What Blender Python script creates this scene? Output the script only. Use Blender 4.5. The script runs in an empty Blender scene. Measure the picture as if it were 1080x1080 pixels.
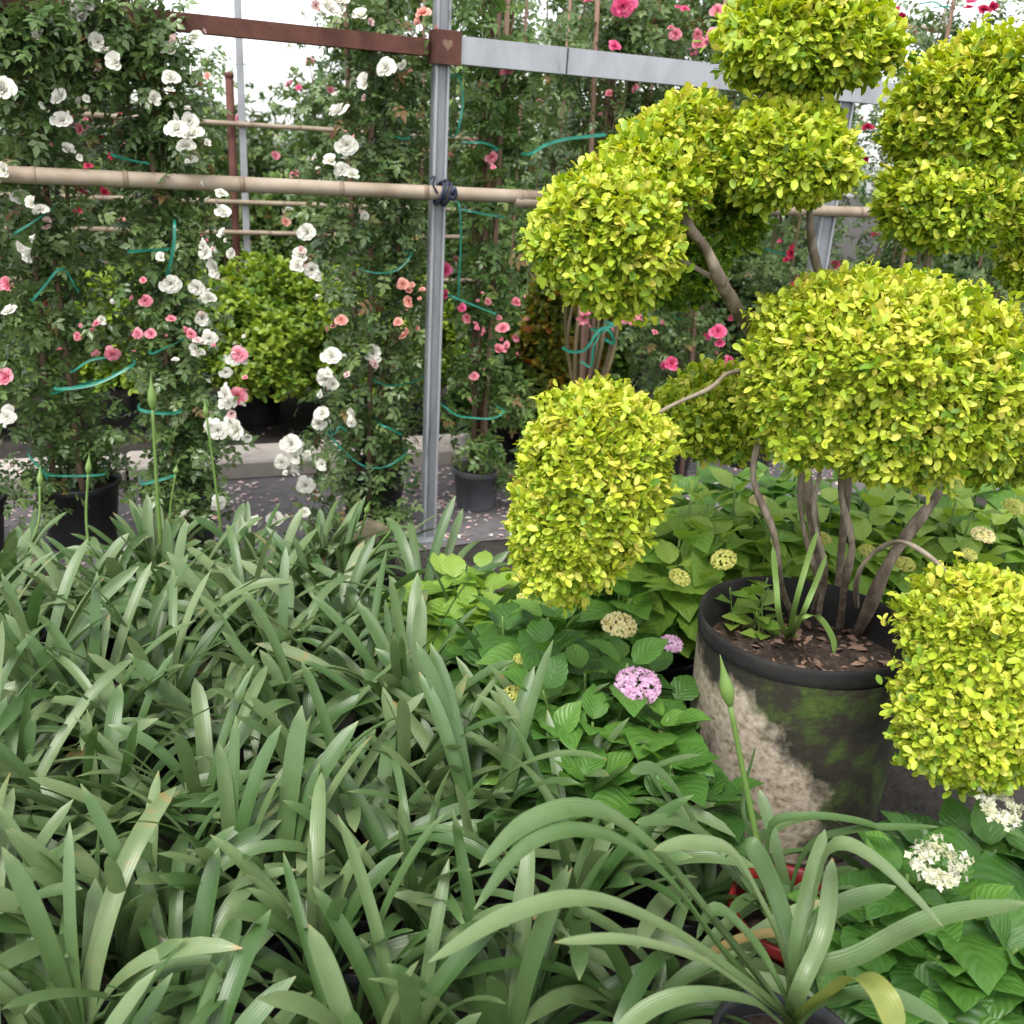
import bpy, math
import numpy as np
from math import radians, sin, cos, pi
rng = np.random.default_rng(7)
scene = bpy.context.scene
COL = scene.collection

# ------------------------------------------------------------------ camera geometry
F = 1015.0; PITCH = radians(20.2); ROLL = radians(3.37); CAMH = 1.6
_r0 = np.array([1, 0, 0.]); _u0 = np.array([0, sin(PITCH), cos(PITCH)]); FW = np.array([0, cos(PITCH), -sin(PITCH)])
RT = cos(ROLL)*_r0 + sin(ROLL)*_u0; UP = -sin(ROLL)*_r0 + cos(ROLL)*_u0
CAM = np.array([0, 0, CAMH])
def ray(x, y): return (x-540)/F*RT - (y-540)/F*UP + FW
def PZ(x, y, z): d = ray(x, y); return CAM + d*(z-CAMH)/d[2]          # point of that sight line at height z
def PY(x, y, Y): d = ray(x, y); return CAM + d*Y/d[1]                 # ... at distance Y
B1 = PZ(452, 568, 0)                                                  # foot of the steel post: origin of the frame line
D = np.array([2.431, 1.065, 0]); D /= np.linalg.norm(D); N = np.array([-D[1], D[0], 0])
def RP(x, y, o): d = ray(x, y); return CAM + d*((B1-CAM)@N+o)/(d@N)   # ... on the plane o metres behind the frame
def SO(s, o, z=0.): return B1 + D*s + N*o + np.array([0, 0, z])
def foot(px, o): p = RP(px, 300, o); return np.array([p[0], p[1], 0.])

PC = PZ(852, 655, .55); PC = np.array([PC[0], PC[1], 0.])                # foot of the big planter
# ------------------------------------------------------------------ materials
def newmat(name):
    m = bpy.data.materials.new(name); m.use_nodes = True
    nt = m.node_tree; nt.nodes.clear()
    return m, nt, nt.nodes, nt.links
def ramp(nd, stops):
    r = nd.new('ShaderNodeValToRGB'); cr = r.color_ramp
    while len(cr.elements) < len(stops): cr.elements.new(0.5)
    for e, (p, c) in zip(cr.elements, stops): e.position = p; e.color = (*c, 1)
    return r
def leafmat(name, stops, rough=.45, trans=.3, veins=None, spec=.5, sheen=None, tcol=1.25):
    m, nt, nd, lk = newmat(name)
    at = nd.new('ShaderNodeAttribute'); at.attribute_name = 'tint'
    tc = nd.new('ShaderNodeTexCoord')
    nz = nd.new('ShaderNodeTexNoise'); nz.inputs['Scale'].default_value = 35; nz.inputs['Detail'].default_value = 3
    lk.new(tc.outputs['Object'], nz.inputs['Vector'])
    ad = nd.new('ShaderNodeMath'); ad.operation = 'MULTIPLY_ADD'; ad.inputs[1].default_value = .3; ad.inputs[2].default_value = -.15
    lk.new(nz.outputs['Fac'], ad.inputs[0])
    su = nd.new('ShaderNodeMath'); su.operation = 'ADD'; su.use_clamp = True
    lk.new(at.outputs['Fac'], su.inputs[0]); lk.new(ad.outputs[0], su.inputs[1])
    rp = ramp(nd, stops); lk.new(su.outputs[0], rp.inputs[0])
    col = rp.outputs[0]
    bs = nd.new('ShaderNodeBsdfPrincipled'); bs.inputs['Roughness'].default_value = rough
    bs.inputs['Specular IOR Level'].default_value = spec
    if veins:
        uv = nd.new('ShaderNodeUVMap'); uv.uv_map = 'UVMap'
        sp = nd.new('ShaderNodeSeparateXYZ'); lk.new(uv.outputs[0], sp.inputs[0])
        if veins == 'strap':        # long parallel ribs
            a = nd.new('ShaderNodeMath'); a.operation = 'MULTIPLY'; a.inputs[1].default_value = 44; lk.new(sp.outputs[0], a.inputs[0])
            s = nd.new('ShaderNodeMath'); s.operation = 'SINE'; lk.new(a.outputs[0], s.inputs[0]); st, ds = .12, .001; vlo, vhi = .91, 1.04
        else:                       # herring-bone side veins
            b = nd.new('ShaderNodeMath'); b.operation = 'SUBTRACT'; b.inputs[1].default_value = .5; lk.new(sp.outputs[0], b.inputs[0])
            c = nd.new('ShaderNodeMath'); c.operation = 'ABSOLUTE'; lk.new(b.outputs[0], c.inputs[0])
            e = nd.new('ShaderNodeMath'); e.operation = 'MULTIPLY'; e.inputs[1].default_value = -.9; lk.new(c.outputs[0], e.inputs[0])
            g = nd.new('ShaderNodeMath'); g.operation = 'ADD'; lk.new(sp.outputs[1], g.inputs[0]); lk.new(e.outputs[0], g.inputs[1])
            a = nd.new('ShaderNodeMath'); a.operation = 'MULTIPLY'; a.inputs[1].default_value = 38; lk.new(g.outputs[0], a.inputs[0])
            s = nd.new('ShaderNodeMath'); s.operation = 'SINE'; lk.new(a.outputs[0], s.inputs[0]); st, ds = .22, .003; vlo, vhi = .93, 1.04
        bp = nd.new('ShaderNodeBump'); bp.inputs['Strength'].default_value = st; bp.inputs['Distance'].default_value = ds
        lk.new(s.outputs[0], bp.inputs['Height']); lk.new(bp.outputs[0], bs.inputs['Normal'])
        mx = nd.new('ShaderNodeMix'); mx.data_type = 'RGBA'; mx.blend_type = 'MULTIPLY'
        mr = nd.new('ShaderNodeMapRange'); mr.inputs[1].default_value = -1; mr.inputs[2].default_value = 1
        mr.inputs[3].default_value = vlo; mr.inputs[4].default_value = vhi
        lk.new(s.outputs[0], mr.inputs[0]); mx.inputs[0].default_value = 1
        lk.new(col, mx.inputs[6]); lk.new(mr.outputs[0], mx.inputs[7]); col = mx.outputs[2]
    lk.new(col, bs.inputs['Base Color'])
    tr = nd.new('ShaderNodeBsdfTranslucent')
    hs = nd.new('ShaderNodeHueSaturation'); hs.inputs['Hue'].default_value = .49; hs.inputs['Saturation'].default_value = 1.1; hs.inputs['Value'].default_value = tcol
    lk.new(col, hs.inputs['Color']); lk.new(hs.outputs[0], tr.inputs['Color'])
    ms = nd.new('ShaderNodeMixShader'); ms.inputs[0].default_value = trans
    lk.new(bs.outputs[0], ms.inputs[1]); lk.new(tr.outputs[0], ms.inputs[2])
    out = nd.new('ShaderNodeOutputMaterial'); lk.new(ms.outputs[0], out.inputs[0])
    return m
def noisemat(name, stops, scale=8, rough=.7, metallic=0., bump=.3, dist=.004, stretch=(1, 1, 1), detail=6, spec=.4):
    m, nt, nd, lk = newmat(name)
    tc = nd.new('ShaderNodeTexCoord'); mp = nd.new('ShaderNodeMapping'); mp.inputs['Scale'].default_value = stretch
    lk.new(tc.outputs['Object'], mp.inputs[0])
    nz = nd.new('ShaderNodeTexNoise'); nz.inputs['Scale'].default_value = scale; nz.inputs['Detail'].default_value = detail
    nz.inputs['Roughness'].default_value = .65
    lk.new(mp.outputs[0], nz.inputs['Vector'])
    rp = ramp(nd, stops); lk.new(nz.outputs['Fac'], rp.inputs[0])
    bs = nd.new('ShaderNodeBsdfPrincipled'); bs.inputs['Roughness'].default_value = rough; bs.inputs['Metallic'].default_value = metallic
    bs.inputs['Specular IOR Level'].default_value = spec
    lk.new(rp.outputs[0], bs.inputs['Base Color'])
    n2 = nd.new('ShaderNodeTexNoise'); n2.inputs['Scale'].default_value = scale*5; n2.inputs['Detail'].default_value = 4
    lk.new(mp.outputs[0], n2.inputs['Vector'])
    bp = nd.new('ShaderNodeBump'); bp.inputs['Strength'].default_value = bump; bp.inputs['Distance'].default_value = dist
    lk.new(n2.outputs['Fac'], bp.inputs['Height']); lk.new(bp.outputs[0], bs.inputs['Normal'])
    out = nd.new('ShaderNodeOutputMaterial'); lk.new(bs.outputs[0], out.inputs[0])
    return m
M = {}
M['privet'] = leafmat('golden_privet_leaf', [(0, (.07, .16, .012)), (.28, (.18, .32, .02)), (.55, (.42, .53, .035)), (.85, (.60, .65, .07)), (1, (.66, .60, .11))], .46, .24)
M['agap'] = leafmat('agapanthus_leaf', [(0, (.045, .115, .024)), (.5, (.108, .185, .064)), (.93, (.20, .275, .12)), (1, (.36, .25, .10))], .36, .25, 'strap', .6)
M['agap_y'] = leafmat('yellowing_agapanthus_leaf', [(0, (.13, .21, .05)), (.5, (.24, .29, .07)), (.75, (.40, .40, .10)), (1, (.45, .38, .14))], .4, .3, 'strap')
M['scape'] = leafmat('agapanthus_stalk', [(0, (.11, .21, .04)), (1, (.20, .31, .08))], .45, .15)
M['hydr'] = leafmat('hydrangea_leaf', [(0, (.04, .115, .02)), (.5, (.085, .21, .032)), (.85, (.17, .33, .055)), (1, (.26, .38, .08))], .4, .3, 'herring', .5)
M['hydr_light'] = leafmat('young_hydrangea_leaf', [(0, (.11, .23, .035)), (.5, (.2, .36, .05)), (1, (.32, .46, .08))], .4, .34, 'herring', .5)
M['rose_leaf'] = leafmat('rose_leaf', [(0, (.045, .095, .027)), (.5, (.10, .17, .05)), (.9, (.20, .28, .095)), (1, (.22, .12, .05))], .3, .25, None, .5)
M['rose_leaf2'] = leafmat('light_rose_leaf', [(0, (.05, .11, .028)), (.5, (.11, .20, .05)), (.88, (.22, .32, .085)), (1, (.26, .16, .07))], .32, .3, None, .5)
M['azalea'] = leafmat('azalea_leaf', [(0, (.055, .135, .02)), (.5, (.125, .235, .03)), (1, (.36, .47, .06))], .4, .3)
M['orange_leaf'] = leafmat('yellow_orange_leaf', [(0, (.06, .13, .025)), (.5, (.20, .25, .04)), (.8, (.5, .36, .05)), (1, (.5, .17, .05))], .4, .3)
M['tree_leaf'] = leafmat('tree_leaf', [(0, (.045, .095, .025)), (.5, (.09, .16, .04)), (1, (.17, .24, .06))], .45, .25)
def petal(name, a, b): return leafmat(name, [(0, a), (1, b)], .55, .3, None, .25, tcol=1.0)
M['white'] = petal('white_petal', (.86, .84, .72), (.88, .87, .82))
M['pink'] = petal('pink_petal', (.80, .20, .30), (.86, .42, .46))
M['salmon'] = petal('salmon_petal', (.82, .32, .26), (.85, .52, .42))
M['hot'] = petal('hot_pink_petal', (.78, .07, .22), (.85, .22, .38))
M['red'] = petal('crimson_petal', (.42, .02, .06), (.60, .05, .12))
M['blush'] = petal('blush_petal', (.85, .56, .55), (.86, .70, .66))
M['cream_f'] = petal('cream_floret', (.86, .76, .34), (.88, .83, .52))
M['mauve_f'] = petal('mauve_floret', (.66, .36, .56), (.76, .54, .69))
M['lime_f'] = petal('lime_bud', (.60, .62, .13), (.78, .76, .28))
M['white_f'] = petal('white_floret', (.66, .66, .40), (.76, .75, .68))
M['bark'] = noisemat('grey_brown_bark', [(.35, (.09, .068, .048)), (.5, (.20, .155, .115)), (.65, (.36, .30, .235))], 26, .85, 0, .6, .006, (1, 1, .25))
M['bark_pale'] = noisemat('pale_branch_bark', [(.3, (.17, .13, .09)), (.7, (.38, .32, .25))], 16, .8, 0, .5, .004, (1, 1, .3))
M['cane'] = noisemat('rose_cane', [(.3, (.10, .085, .04)), (.7, (.24, .18, .10))], 20, .7, 0, .3, .003, (1, 1, .2))
M['cane_red'] = noisemat('brown_cane', [(.3, (.12, .06, .035)), (.7, (.24, .14, .085))], 20, .7, 0, .3, .003, (1, 1, .2))
M['stake'] = noisemat('wooden_stake', [(.3, (.15, .09, .06)), (.7, (.31, .20, .145))], 12, .8, 0, .3, .003, (1, 1, .12))
M['bamboo'] = noisemat('weathered_bamboo', [(.25, (.17, .12, .085)), (.45, (.32, .25, .18)), (.75, (.46, .385, .31))], 5, .6, 0, .25, .002, (1, 1, 1))
M['bamboo_node'] = noisemat('bamboo_node', [(.3, (.17, .12, .085)), (.7, (.34, .26, .19))], 20, .7)
M['galv'] = noisemat('galvanised_steel', [(.28, (.16, .155, .15)), (.38, (.33, .34, .36)), (.6, (.42, .43, .455)), (.75, (.52, .53, .55))], 7, .5, .35, .15, .001, (1, 1, .45), 9)
M['galv_dark'] = noisemat('dull_zinc_post', [(.28, (.11, .10, .095)), (.38, (.20, .21, .225)), (.6, (.28, .295, .315)), (.8, (.36, .37, .39))], 11, .5, .3, .1, .001, (1, 1, .25))
M['rust'] = noisemat('rusty_red_steel', [(.25, (.055, .02, .014)), (.55, (.11, .04, .027)), (.8, (.16, .07, .048))], 10, .75, 0, .3, .002)
M['rubber'] = noisemat('blue_black_strap', [(.3, (.012, .014, .03)), (.7, (.04, .05, .09))], 20, .5)
M['black_pot'] = noisemat('black_plastic', [(.3, (.012, .012, .014)), (.7, (.035, .035, .038))], 10, .45, 0, .15)
M['grey_pot'] = noisemat('grey_plastic', [(.3, (.085, .085, .10)), (.7, (.16, .16, .18))], 10, .5, 0, .15)
M['red_pot'] = noisemat('red_plastic', [(.3, (.15, .010, .012)), (.7, (.26, .02, .02))], 10, .4, 0, .1)
M['soil'] = noisemat('potting_soil', [(.3, (.025, .017, .013)), (.55, (.075, .05, .037)), (.75, (.2, .14, .105))], 45, .9, 0, .8, .01)
M['ground'] = noisemat('dark_damp_earth', [(.3, (.016, .014, .012)), (.6, (.045, .038, .032)), (.8, (.09, .075, .065))], 9, .85, 0, .7, .012)
M['path'] = noisemat('dark_grit_path', [(.3, (.10, .09, .095)), (.6, (.165, .15, .155)), (.8, (.24, .215, .215))], 14, .75, 0, .5, .006)
M['concrete'] = noisemat('weathered_concrete', [(.25, (.30, .265, .235)), (.5, (.45, .40, .36)), (.8, (.55, .51, .46))], 5, .85, 0, .4, .004)
M['moss'] = noisemat('mossy_stone', [(.3, (.05, .06, .02)), (.5, (.13, .11, .07)), (.75, (.24, .20, .14))], 12, .9, 0, .6, .006)
def ribbonmat():
    m, nt, nd, lk = newmat('green_plastic_ribbon')
    bs = nd.new('ShaderNodeBsdfPrincipled'); bs.inputs['Base Color'].default_value = (.025, .33, .22, 1); bs.inputs['Roughness'].default_value = .3
    tc = nd.new('ShaderNodeTexCoord'); nz = nd.new('ShaderNodeTexNoise'); nz.inputs['Scale'].default_value = 25; lk.new(tc.outputs['Object'], nz.inputs[0])
    rp = ramp(nd, [(.3, (.012, .15, .105)), (.7, (.035, .32, .22))]); lk.new(nz.outputs['Fac'], rp.inputs[0]); lk.new(rp.outputs[0], bs.inputs['Base Color'])
    tr = nd.new('ShaderNodeBsdfTranslucent'); tr.inputs[0].default_value = (.05, .5, .35, 1)
    ms = nd.new('ShaderNodeMixShader'); ms.inputs[0].default_value = .3; lk.new(bs.outputs[0], ms.inputs[1]); lk.new(tr.outputs[0], ms.inputs[2])
    o = nd.new('ShaderNodeOutputMaterial'); lk.new(ms.outputs[0], o.inputs[0]); return m
M['ribbon'] = ribbonmat()
def potmat():       # stained concrete-like planter: bare beige patches, dark algae, green moss
    m, nt, nd, lk = newmat('stained_mossy_planter')
    tc = nd.new('ShaderNodeTexCoord')
    sp = nd.new('ShaderNodeSeparateXYZ'); lk.new(tc.outputs['Object'], sp.inputs[0])
    n1 = nd.new('ShaderNodeTexNoise'); n1.inputs['Scale'].default_value = 6.5; n1.inputs['Detail'].default_value = 9; n1.inputs['Roughness'].default_value = .62
    mpp = nd.new('ShaderNodeMapping'); mpp.inputs['Scale'].default_value = (1., 1., .75); lk.new(tc.outputs['Object'], mpp.inputs[0]); lk.new(mpp.outputs[0], n1.inputs[0])
    n2 = nd.new('ShaderNodeTexNoise'); n2.inputs['Scale'].default_value = 9; n2.inputs['Detail'].default_value = 9; n2.inputs['Roughness'].default_value = .7; lk.new(tc.outputs['Object'], n2.inputs[0])
    n3 = nd.new('ShaderNodeTexNoise'); n3.inputs['Scale'].default_value = 60; n3.inputs['Detail'].default_value = 5; lk.new(tc.outputs['Object'], n3.inputs[0])
    base = ramp(nd, [(.3, (.20, .17, .10)), (.45, (.38, .31, .23)), (.7, (.54, .46, .37))]); lk.new(n3.outputs['Fac'], base.inputs[0])
    dark = ramp(nd, [(.35, (.012, .012, .008)), (.5, (.028, .024, .013)), (.6, (.045, .075, .012)), (.75, (.085, .13, .02))]); lk.new(n2.outputs['Fac'], dark.inputs[0])
    # where the algae film grows: right-hand flank (x) and a ragged band below the rim (z)
    a = nd.new('ShaderNodeMath'); a.operation = 'MULTIPLY_ADD'; a.inputs[1].default_value = 2.6; a.inputs[2].default_value = .20; lk.new(sp.outputs[0], a.inputs[0])
    b = nd.new('ShaderNodeMath'); b.operation = 'MULTIPLY_ADD'; b.inputs[1].default_value = 3.4; b.inputs[2].default_value = -1.10; lk.new(sp.outputs[2], b.inputs[0])
    mx = nd.new('ShaderNodeMath'); mx.operation = 'ADD'; 
    bb = nd.new('ShaderNodeMath'); bb.operation = 'MAXIMUM'; bb.inputs[1].default_value = -.25; lk.new(b.outputs[0], bb.inputs[0])
    lk.new(a.outputs[0], mx.inputs[0]); lk.new(bb.outputs[0], mx.inputs[1])
    c = nd.new('ShaderNodeMath'); c.operation = 'MULTIPLY_ADD'; c.inputs[1].default_value = 1.5; c.inputs[2].default_value = -.28; lk.new(n1.outputs['Fac'], c.inputs[0])
    d = nd.new('ShaderNodeMath'); d.operation = 'ADD'; d.use_clamp = True; lk.new(mx.outputs[0], d.inputs[0]); lk.new(c.outputs[0], d.inputs[1])
    fr = ramp(nd, [(.40, (0, 0, 0)), (.50, (.55, .55, .55)), (.60, (1, 1, 1))]); lk.new(d.outputs[0], fr.inputs[0])
    mix = nd.new('ShaderNodeMix'); mix.data_type = 'RGBA'; lk.new(fr.outputs[0], mix.inputs[0]); lk.new(base.outputs[0], mix.inputs[6]); lk.new(dark.outputs[0], mix.inputs[7])
    bs = nd.new('ShaderNodeBsdfPrincipled'); bs.inputs['Roughness'].default_value = .85; lk.new(mix.outputs[2], bs.inputs['Base Color'])
    bp = nd.new('ShaderNodeBump'); bp.inputs['Strength'].default_value = .5; bp.inputs['Distance'].default_value = .006; lk.new(n3.outputs['Fac'], bp.inputs['Height']); lk.new(bp.outputs[0], bs.inputs['Normal'])
    o = nd.new('ShaderNodeOutputMaterial'); lk.new(bs.outputs[0], o.inputs[0]); return m
M['planter'] = potmat()

# ------------------------------------------------------------------ mesh helpers
class MB:
    """collects quads with tint + uv, builds ONE mesh"""
    def __init__(s): s.v = []; s.f = []; s.t = []; s.uv = []; s.n = 0
    def add(s, v, f, t=None, uv=None):
        v = np.asarray(v, float).reshape(-1, 3); f = np.asarray(f, int).reshape(-1, 4)
        s.v.append(v); s.f.append(f+s.n); s.n += len(v)
        s.t.append(np.full(len(v), .5) if t is None else np.broadcast_to(np.asarray(t, float), (len(v),)))
        s.uv.append(np.zeros((len(v), 2)) if uv is None else np.asarray(uv, float))
    def inst(s, tpl, pos, ydir, zdir, scale, tint):
        tv, tf, tuv = tpl
        pos = np.asarray(pos, float).reshape(-1, 3); n = len(pos)
        if n == 0: return
        y = nrm(np.asarray(ydir, float).reshape(-1, 3)); z = np.asarray(zdir, float).reshape(-1, 3)
        x = nrm(np.cross(y, z)+1e-9); z = np.cross(x, y)
        sc = np.broadcast_to(np.asarray(scale, float), (n,))[:, None, None]
        v = (tv[None, :, 0:1]*x[:, None]+tv[None, :, 1:2]*y[:, None]+tv[None, :, 2:3]*z[:, None])*sc+pos[:, None]
        f = tf[None]+(np.arange(n)*len(tv))[:, None, None]
        s.add(v.reshape(-1, 3), f.reshape(-1, 4), np.repeat(np.broadcast_to(tint, (n,)), len(tv)), np.tile(tuv, (n, 1)))
    def mesh(s, name, mat, smooth=True):
        v = np.concatenate(s.v); f = np.concatenate(s.f); t = np.concatenate(s.t); uv = np.concatenate(s.uv)
        me = bpy.data.meshes.new(name); me.vertices.add(len(v)); me.vertices.foreach_set('co', v.astype(np.float32).ravel())
        me.loops.add(f.size); me.loops.foreach_set('vertex_index', f.astype(np.int32).ravel())
        me.polygons.add(len(f)); me.polygons.foreach_set('loop_start', np.arange(0, f.size, 4, dtype=np.int32))
        me.polygons.foreach_set('use_smooth', np.full(len(f), smooth))
        a = me.attributes.new('tint', 'FLOAT', 'POINT'); a.data.foreach_set('value', t.astype(np.float32))
        ul = me.uv_layers.new(name='UVMap'); ul.data.foreach_set('uv', uv[f.ravel()].astype(np.float32).ravel())
        me.update(); me.validate(); me.materials.append(mat)
        return me
    def obj(s, name, mat, parent=None, smooth=True):
        o = bpy.data.objects.new(name, s.mesh(name, mat, smooth)); COL.objects.link(o)
        if parent is not None: o.parent = parent
        return o
def nrm(a): return a/np.maximum(np.linalg.norm(a, axis=-1, keepdims=True), 1e-9)
def rnd(n, s=1.): return rng.normal(0, s, (n, 3))
def thing(name, label, cat, loc, group=None, rz=0.):
    o = bpy.data.objects.new(name, None); COL.objects.link(o); o.location = [float(q) for q in loc]; o.rotation_euler = (0, 0, rz)
    o.empty_display_size = .1
    return tag(o, label, cat, group)
def tag(o, label, cat, group=None):
    o['label'] = label; o['category'] = cat
    if group: o['group'] = group
    return o
def struct(o): o['kind'] = 'structure'; return o
def spline(pts, n=12):
    p = np.asarray(pts, float)
    if len(p) == 2: return p[0]+(p[1]-p[0])*np.linspace(0, 1, n)[:, None]
    q = np.vstack([2*p[0]-p[1], p, 2*p[-1]-p[-2]]); out = []
    k = max(2, int(math.ceil(n/(len(p)-1))))
    for i in range(1, len(q)-2):
        t = np.linspace(0, 1, k, endpoint=False)[:, None]
        a, b, c, d = q[i-1], q[i], q[i+1], q[i+2]
        out.append(.5*((2*b)+(-a+c)*t+(2*a-5*b+4*c-d)*t**2+(-a+3*b-3*c+d)*t**3))
    return np.vstack(out+[p[-1:]])
def tube(mb, pts, r, k=7, t=.5, cap=True):
    p = np.asarray(pts, float); n = len(p); r = np.broadcast_to(np.asarray(r, float), (n,))
    T = nrm(np.gradient(p, axis=0)); ref = np.array([.13, .97, .2]) if abs(T[0][2]) > .6 else np.array([0, 0, 1.])
    a = nrm(np.cross(T, ref)); b = np.cross(T, a); th = np.linspace(0, 2*pi, k, endpoint=False)
    v = p[:, None]+(a[:, None]*np.cos(th)[None, :, None]+b[:, None]*np.sin(th)[None, :, None])*r[:, None, None]
    f = [[i*k+j, i*k+(j+1) % k, (i+1)*k+(j+1) % k, (i+1)*k+j] for i in range(n-1) for j in range(k)]
    v = v.reshape(-1, 3)
    if cap:
        m = len(v); v = np.vstack([v, p[0]-T[0]*r[0]*.3, p[-1]+T[-1]*r[-1]*.3])
        f += [[m, (j+1) % k, j, m] for j in range(0)]
        L = (n-1)*k
        for j in range(0, k-1, 2):
            f.append([m, (j+2) % k, j+1, j]); f.append([m+1, L+j, L+j+1, L+(j+2) % k])
        if k % 2: f.append([m, 0, k-1, k-1][:4]) if False else None
    uv = np.stack([np.tile(np.linspace(0, 1, k), n), np.repeat(np.linspace(0, 1, n), k)], 1)
    if cap: uv = np.vstack([uv, [[0, 0], [0, 1]]])
    mb.add(v, f, t, uv)
def box(mb, c, ax, ay, az, sx, sy, sz, bev=.004):
    """bevelled box: centre c, unit axes, full sizes"""
    h = np.array([sx, sy, sz])/2; b = min(bev, h.min()*.45); A = np.array([ax, ay, az])
    prof = []
    for z, ins in ((-h[2], b), (-h[2]+b, 0), (h[2]-b, 0), (h[2], b)):
        x, y = h[0]-ins, h[1]-ins; c2 = b if ins == 0 else b*.8
        prof.append([(x-c2, -y, z), (x, -y+c2, z), (x, y-c2, z), (x-c2, y, z), (-x+c2, y, z), (-x, y-c2, z), (-x, -y+c2, z), (-x+c2, -y, z)])
    v = np.array(prof).reshape(-1, 3)@A+np.asarray(c); f = []
    for i in range(3):
        for j in range(8): f.append([i*8+j, i*8+(j+1) % 8, (i+1)*8+(j+1) % 8, (i+1)*8+j])
    for o, fl in ((0, 1), (24, 0)):
        for q in ([0, 1, 2, 3], [3, 4, 7, 0], [4, 5, 6, 7]):
            q = [o+i for i in q]; f.append(q[::-1] if fl else q)
    mb.add(v, f)
def lathe(mb, prof, k=40, wob=0., ph=0., t=.5):
    th = np.linspace(0, 2*pi, k, endpoint=False); n = len(prof); v = []
    for r, z in prof:
        w = 1+wob*(np.sin(2*th+ph)+.5*np.sin(3*th+ph*2))
        v.append(np.stack([r*w*np.cos(th), r*w*np.sin(th), np.full(k, z)+wob*.6*r*np.sin(2*th+ph*3)], 1))
    f = [[i*k+j, i*k+(j+1) % k, (i+1)*k+(j+1) % k, (i+1)*k+j] for i in range(n-1) for j in range(k)]
    mb.add(np.vstack(v), f, t)
X3, Y3, Z3 = np.eye(3)
# leaf templates: length 1 along +Y, face +Z
def leaf_tpl(rows, fold=.25, droop=.15):
    v = []; uv = []
    for t, w in rows:
        for u in (-1, 0, 1): v.append((u*w/2, t, abs(u)*w/2*fold-droop*t*t)); uv.append((u*.5+.5, t))
    n = len(rows); f = [[i*3+j, i*3+j+1, (i+1)*3+j+1, (i+1)*3+j] for i in range(n-1) for j in (0, 1)]
    return np.array(v), np.array(f), np.array(uv)
T_SMALL = leaf_tpl([(0, .06), (.28, .50), (.66, .58), (.9, .36), (1, .05)], .3, .14)
T_ROSE1 = leaf_tpl([(0, .1), (.45, .62), (1, .06)], .25, .15)
T_TREE = leaf_tpl([(0, .08), (.45, .5), (1, .04)], .3, .2)
def compound():
    v, f, uv = T_ROSE1; VV, FF, UV = [], [], []
    for (py, ang, s) in ((.58, 0, .46), (.5, 68, .38), (.5, -68, .38), (.22, 72, .32), (.22, -72, .32)):
        a = radians(ang); R = np.array([[cos(a), sin(a), 0], [-sin(a), cos(a), 0], [0, 0, 1]])
        w = (v*s)@R.T; w[:, 1] += py; w[:, 2] -= .06*w[:, 1]**2
        FF.append(f+len(VV)*len(v)); VV.append(w); UV.append(uv)
    return np.vstack(VV), np.vstack(FF), np.vstack(UV)
T_COMP = compound()
def big_leaf():
    n, m = 13, 7; v = []; uv = []
    for i in range(n):
        t = i/(n-1); w = .74*(math.sin(pi*min(1, t*1.02)**.8)**.85 if t < .985 else 0)+.02
        if t > .8: w *= 1-.25*(t-.8)/.2
        if 1 < i < n-1: w *= 1+(.035 if i % 2 else -.035)
        for j in range(m):
            u = j/(m-1)*2-1
            v.append((u*w/2, t-.02*abs(u), .16*abs(u)*w-.28*t**2.2-.05*u*u*w+.012*math.sin(t*19)*abs(u)))
            uv.append((u*.5+.5, t))
    f = [[i*m+j, i*m+j+1, (i+1)*m+j+1, (i+1)*m+j] for i in range(n-1) for j in range(m-1)]
    return np.array(v), np.array(f), np.array(uv)
T_BIG = big_leaf()
def floret():
    v = []; f = []
    for k in range(4):
        a = k*pi/2; c, s = cos(a), sin(a); R = np.array([[c, -s, 0], [s, c, 0], [0, 0, 1]])
        q = np.array([(0, 0, 0), (.42, .38, .12), (0, 1, .05), (-.42, .38, .12)])*.55; f.append([4*k, 4*k+1, 4*k+2, 4*k+3]); v.append(q@R.T)
    v = np.vstack(v); return v, np.array(f), np.zeros((len(v), 2))
T_FLORET = floret()

# ------------------------------------------------------------------ flowers (shared meshes)
def rose_mesh(mat, seed, opened=1., lo=False):
    g = np.random.default_rng(seed); mb = MB()
    whorls = ([(7, 1.0, 1.12), (6, .86, .8), (5, .72, .52), (4, .60, .3), (3, .5, .12)] if not lo else [(5, 1., 1.1), (4, .75, .6), (3, .55, .25)])
    ns, nt = (5, 5) if not lo else (3, 3)
    for wi, (n, R, op) in enumerate(whorls):
        for k in range(n):
            phi = 2*pi*(k+.5*(wi % 2))/n+g.normal(0, .12); opn = op*opened*(1+g.normal(0, .12)); Rk = R*(1+g.normal(0, .08))
            v = []
            for i in range(nt):
                t = i/(nt-1)
                ang = opn*(.35+.65*t)+(.35*max(0, t-.7)/.3)*opn
                rad = Rk*t*math.sin(opn*(.55+.35*t)); zz = Rk*t*math.cos(opn*(.55+.45*t))*.95
                hw = (pi/n)*1.45*(math.sin(pi*(.12+.62*t))**.8)
                for j in range(ns):
                    s = j/(ns-1)*2-1; ph = phi+s*hw
                    rr = rad*(1-.10*s*s*t)+.02; v.append((rr*cos(ph), rr*sin(ph), zz+.08*s*s*t-.03*t*g.random()))
            f = [[i*ns+j, i*ns+j+1, (i+1)*ns+j+1, (i+1)*ns+j] for i in range(nt-1) for j in range(ns-1)]
            mb.add(v, f, g.uniform(.1, 1))
    return mb.mesh('rose_bloom', mat)
ROSE = {}
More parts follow.
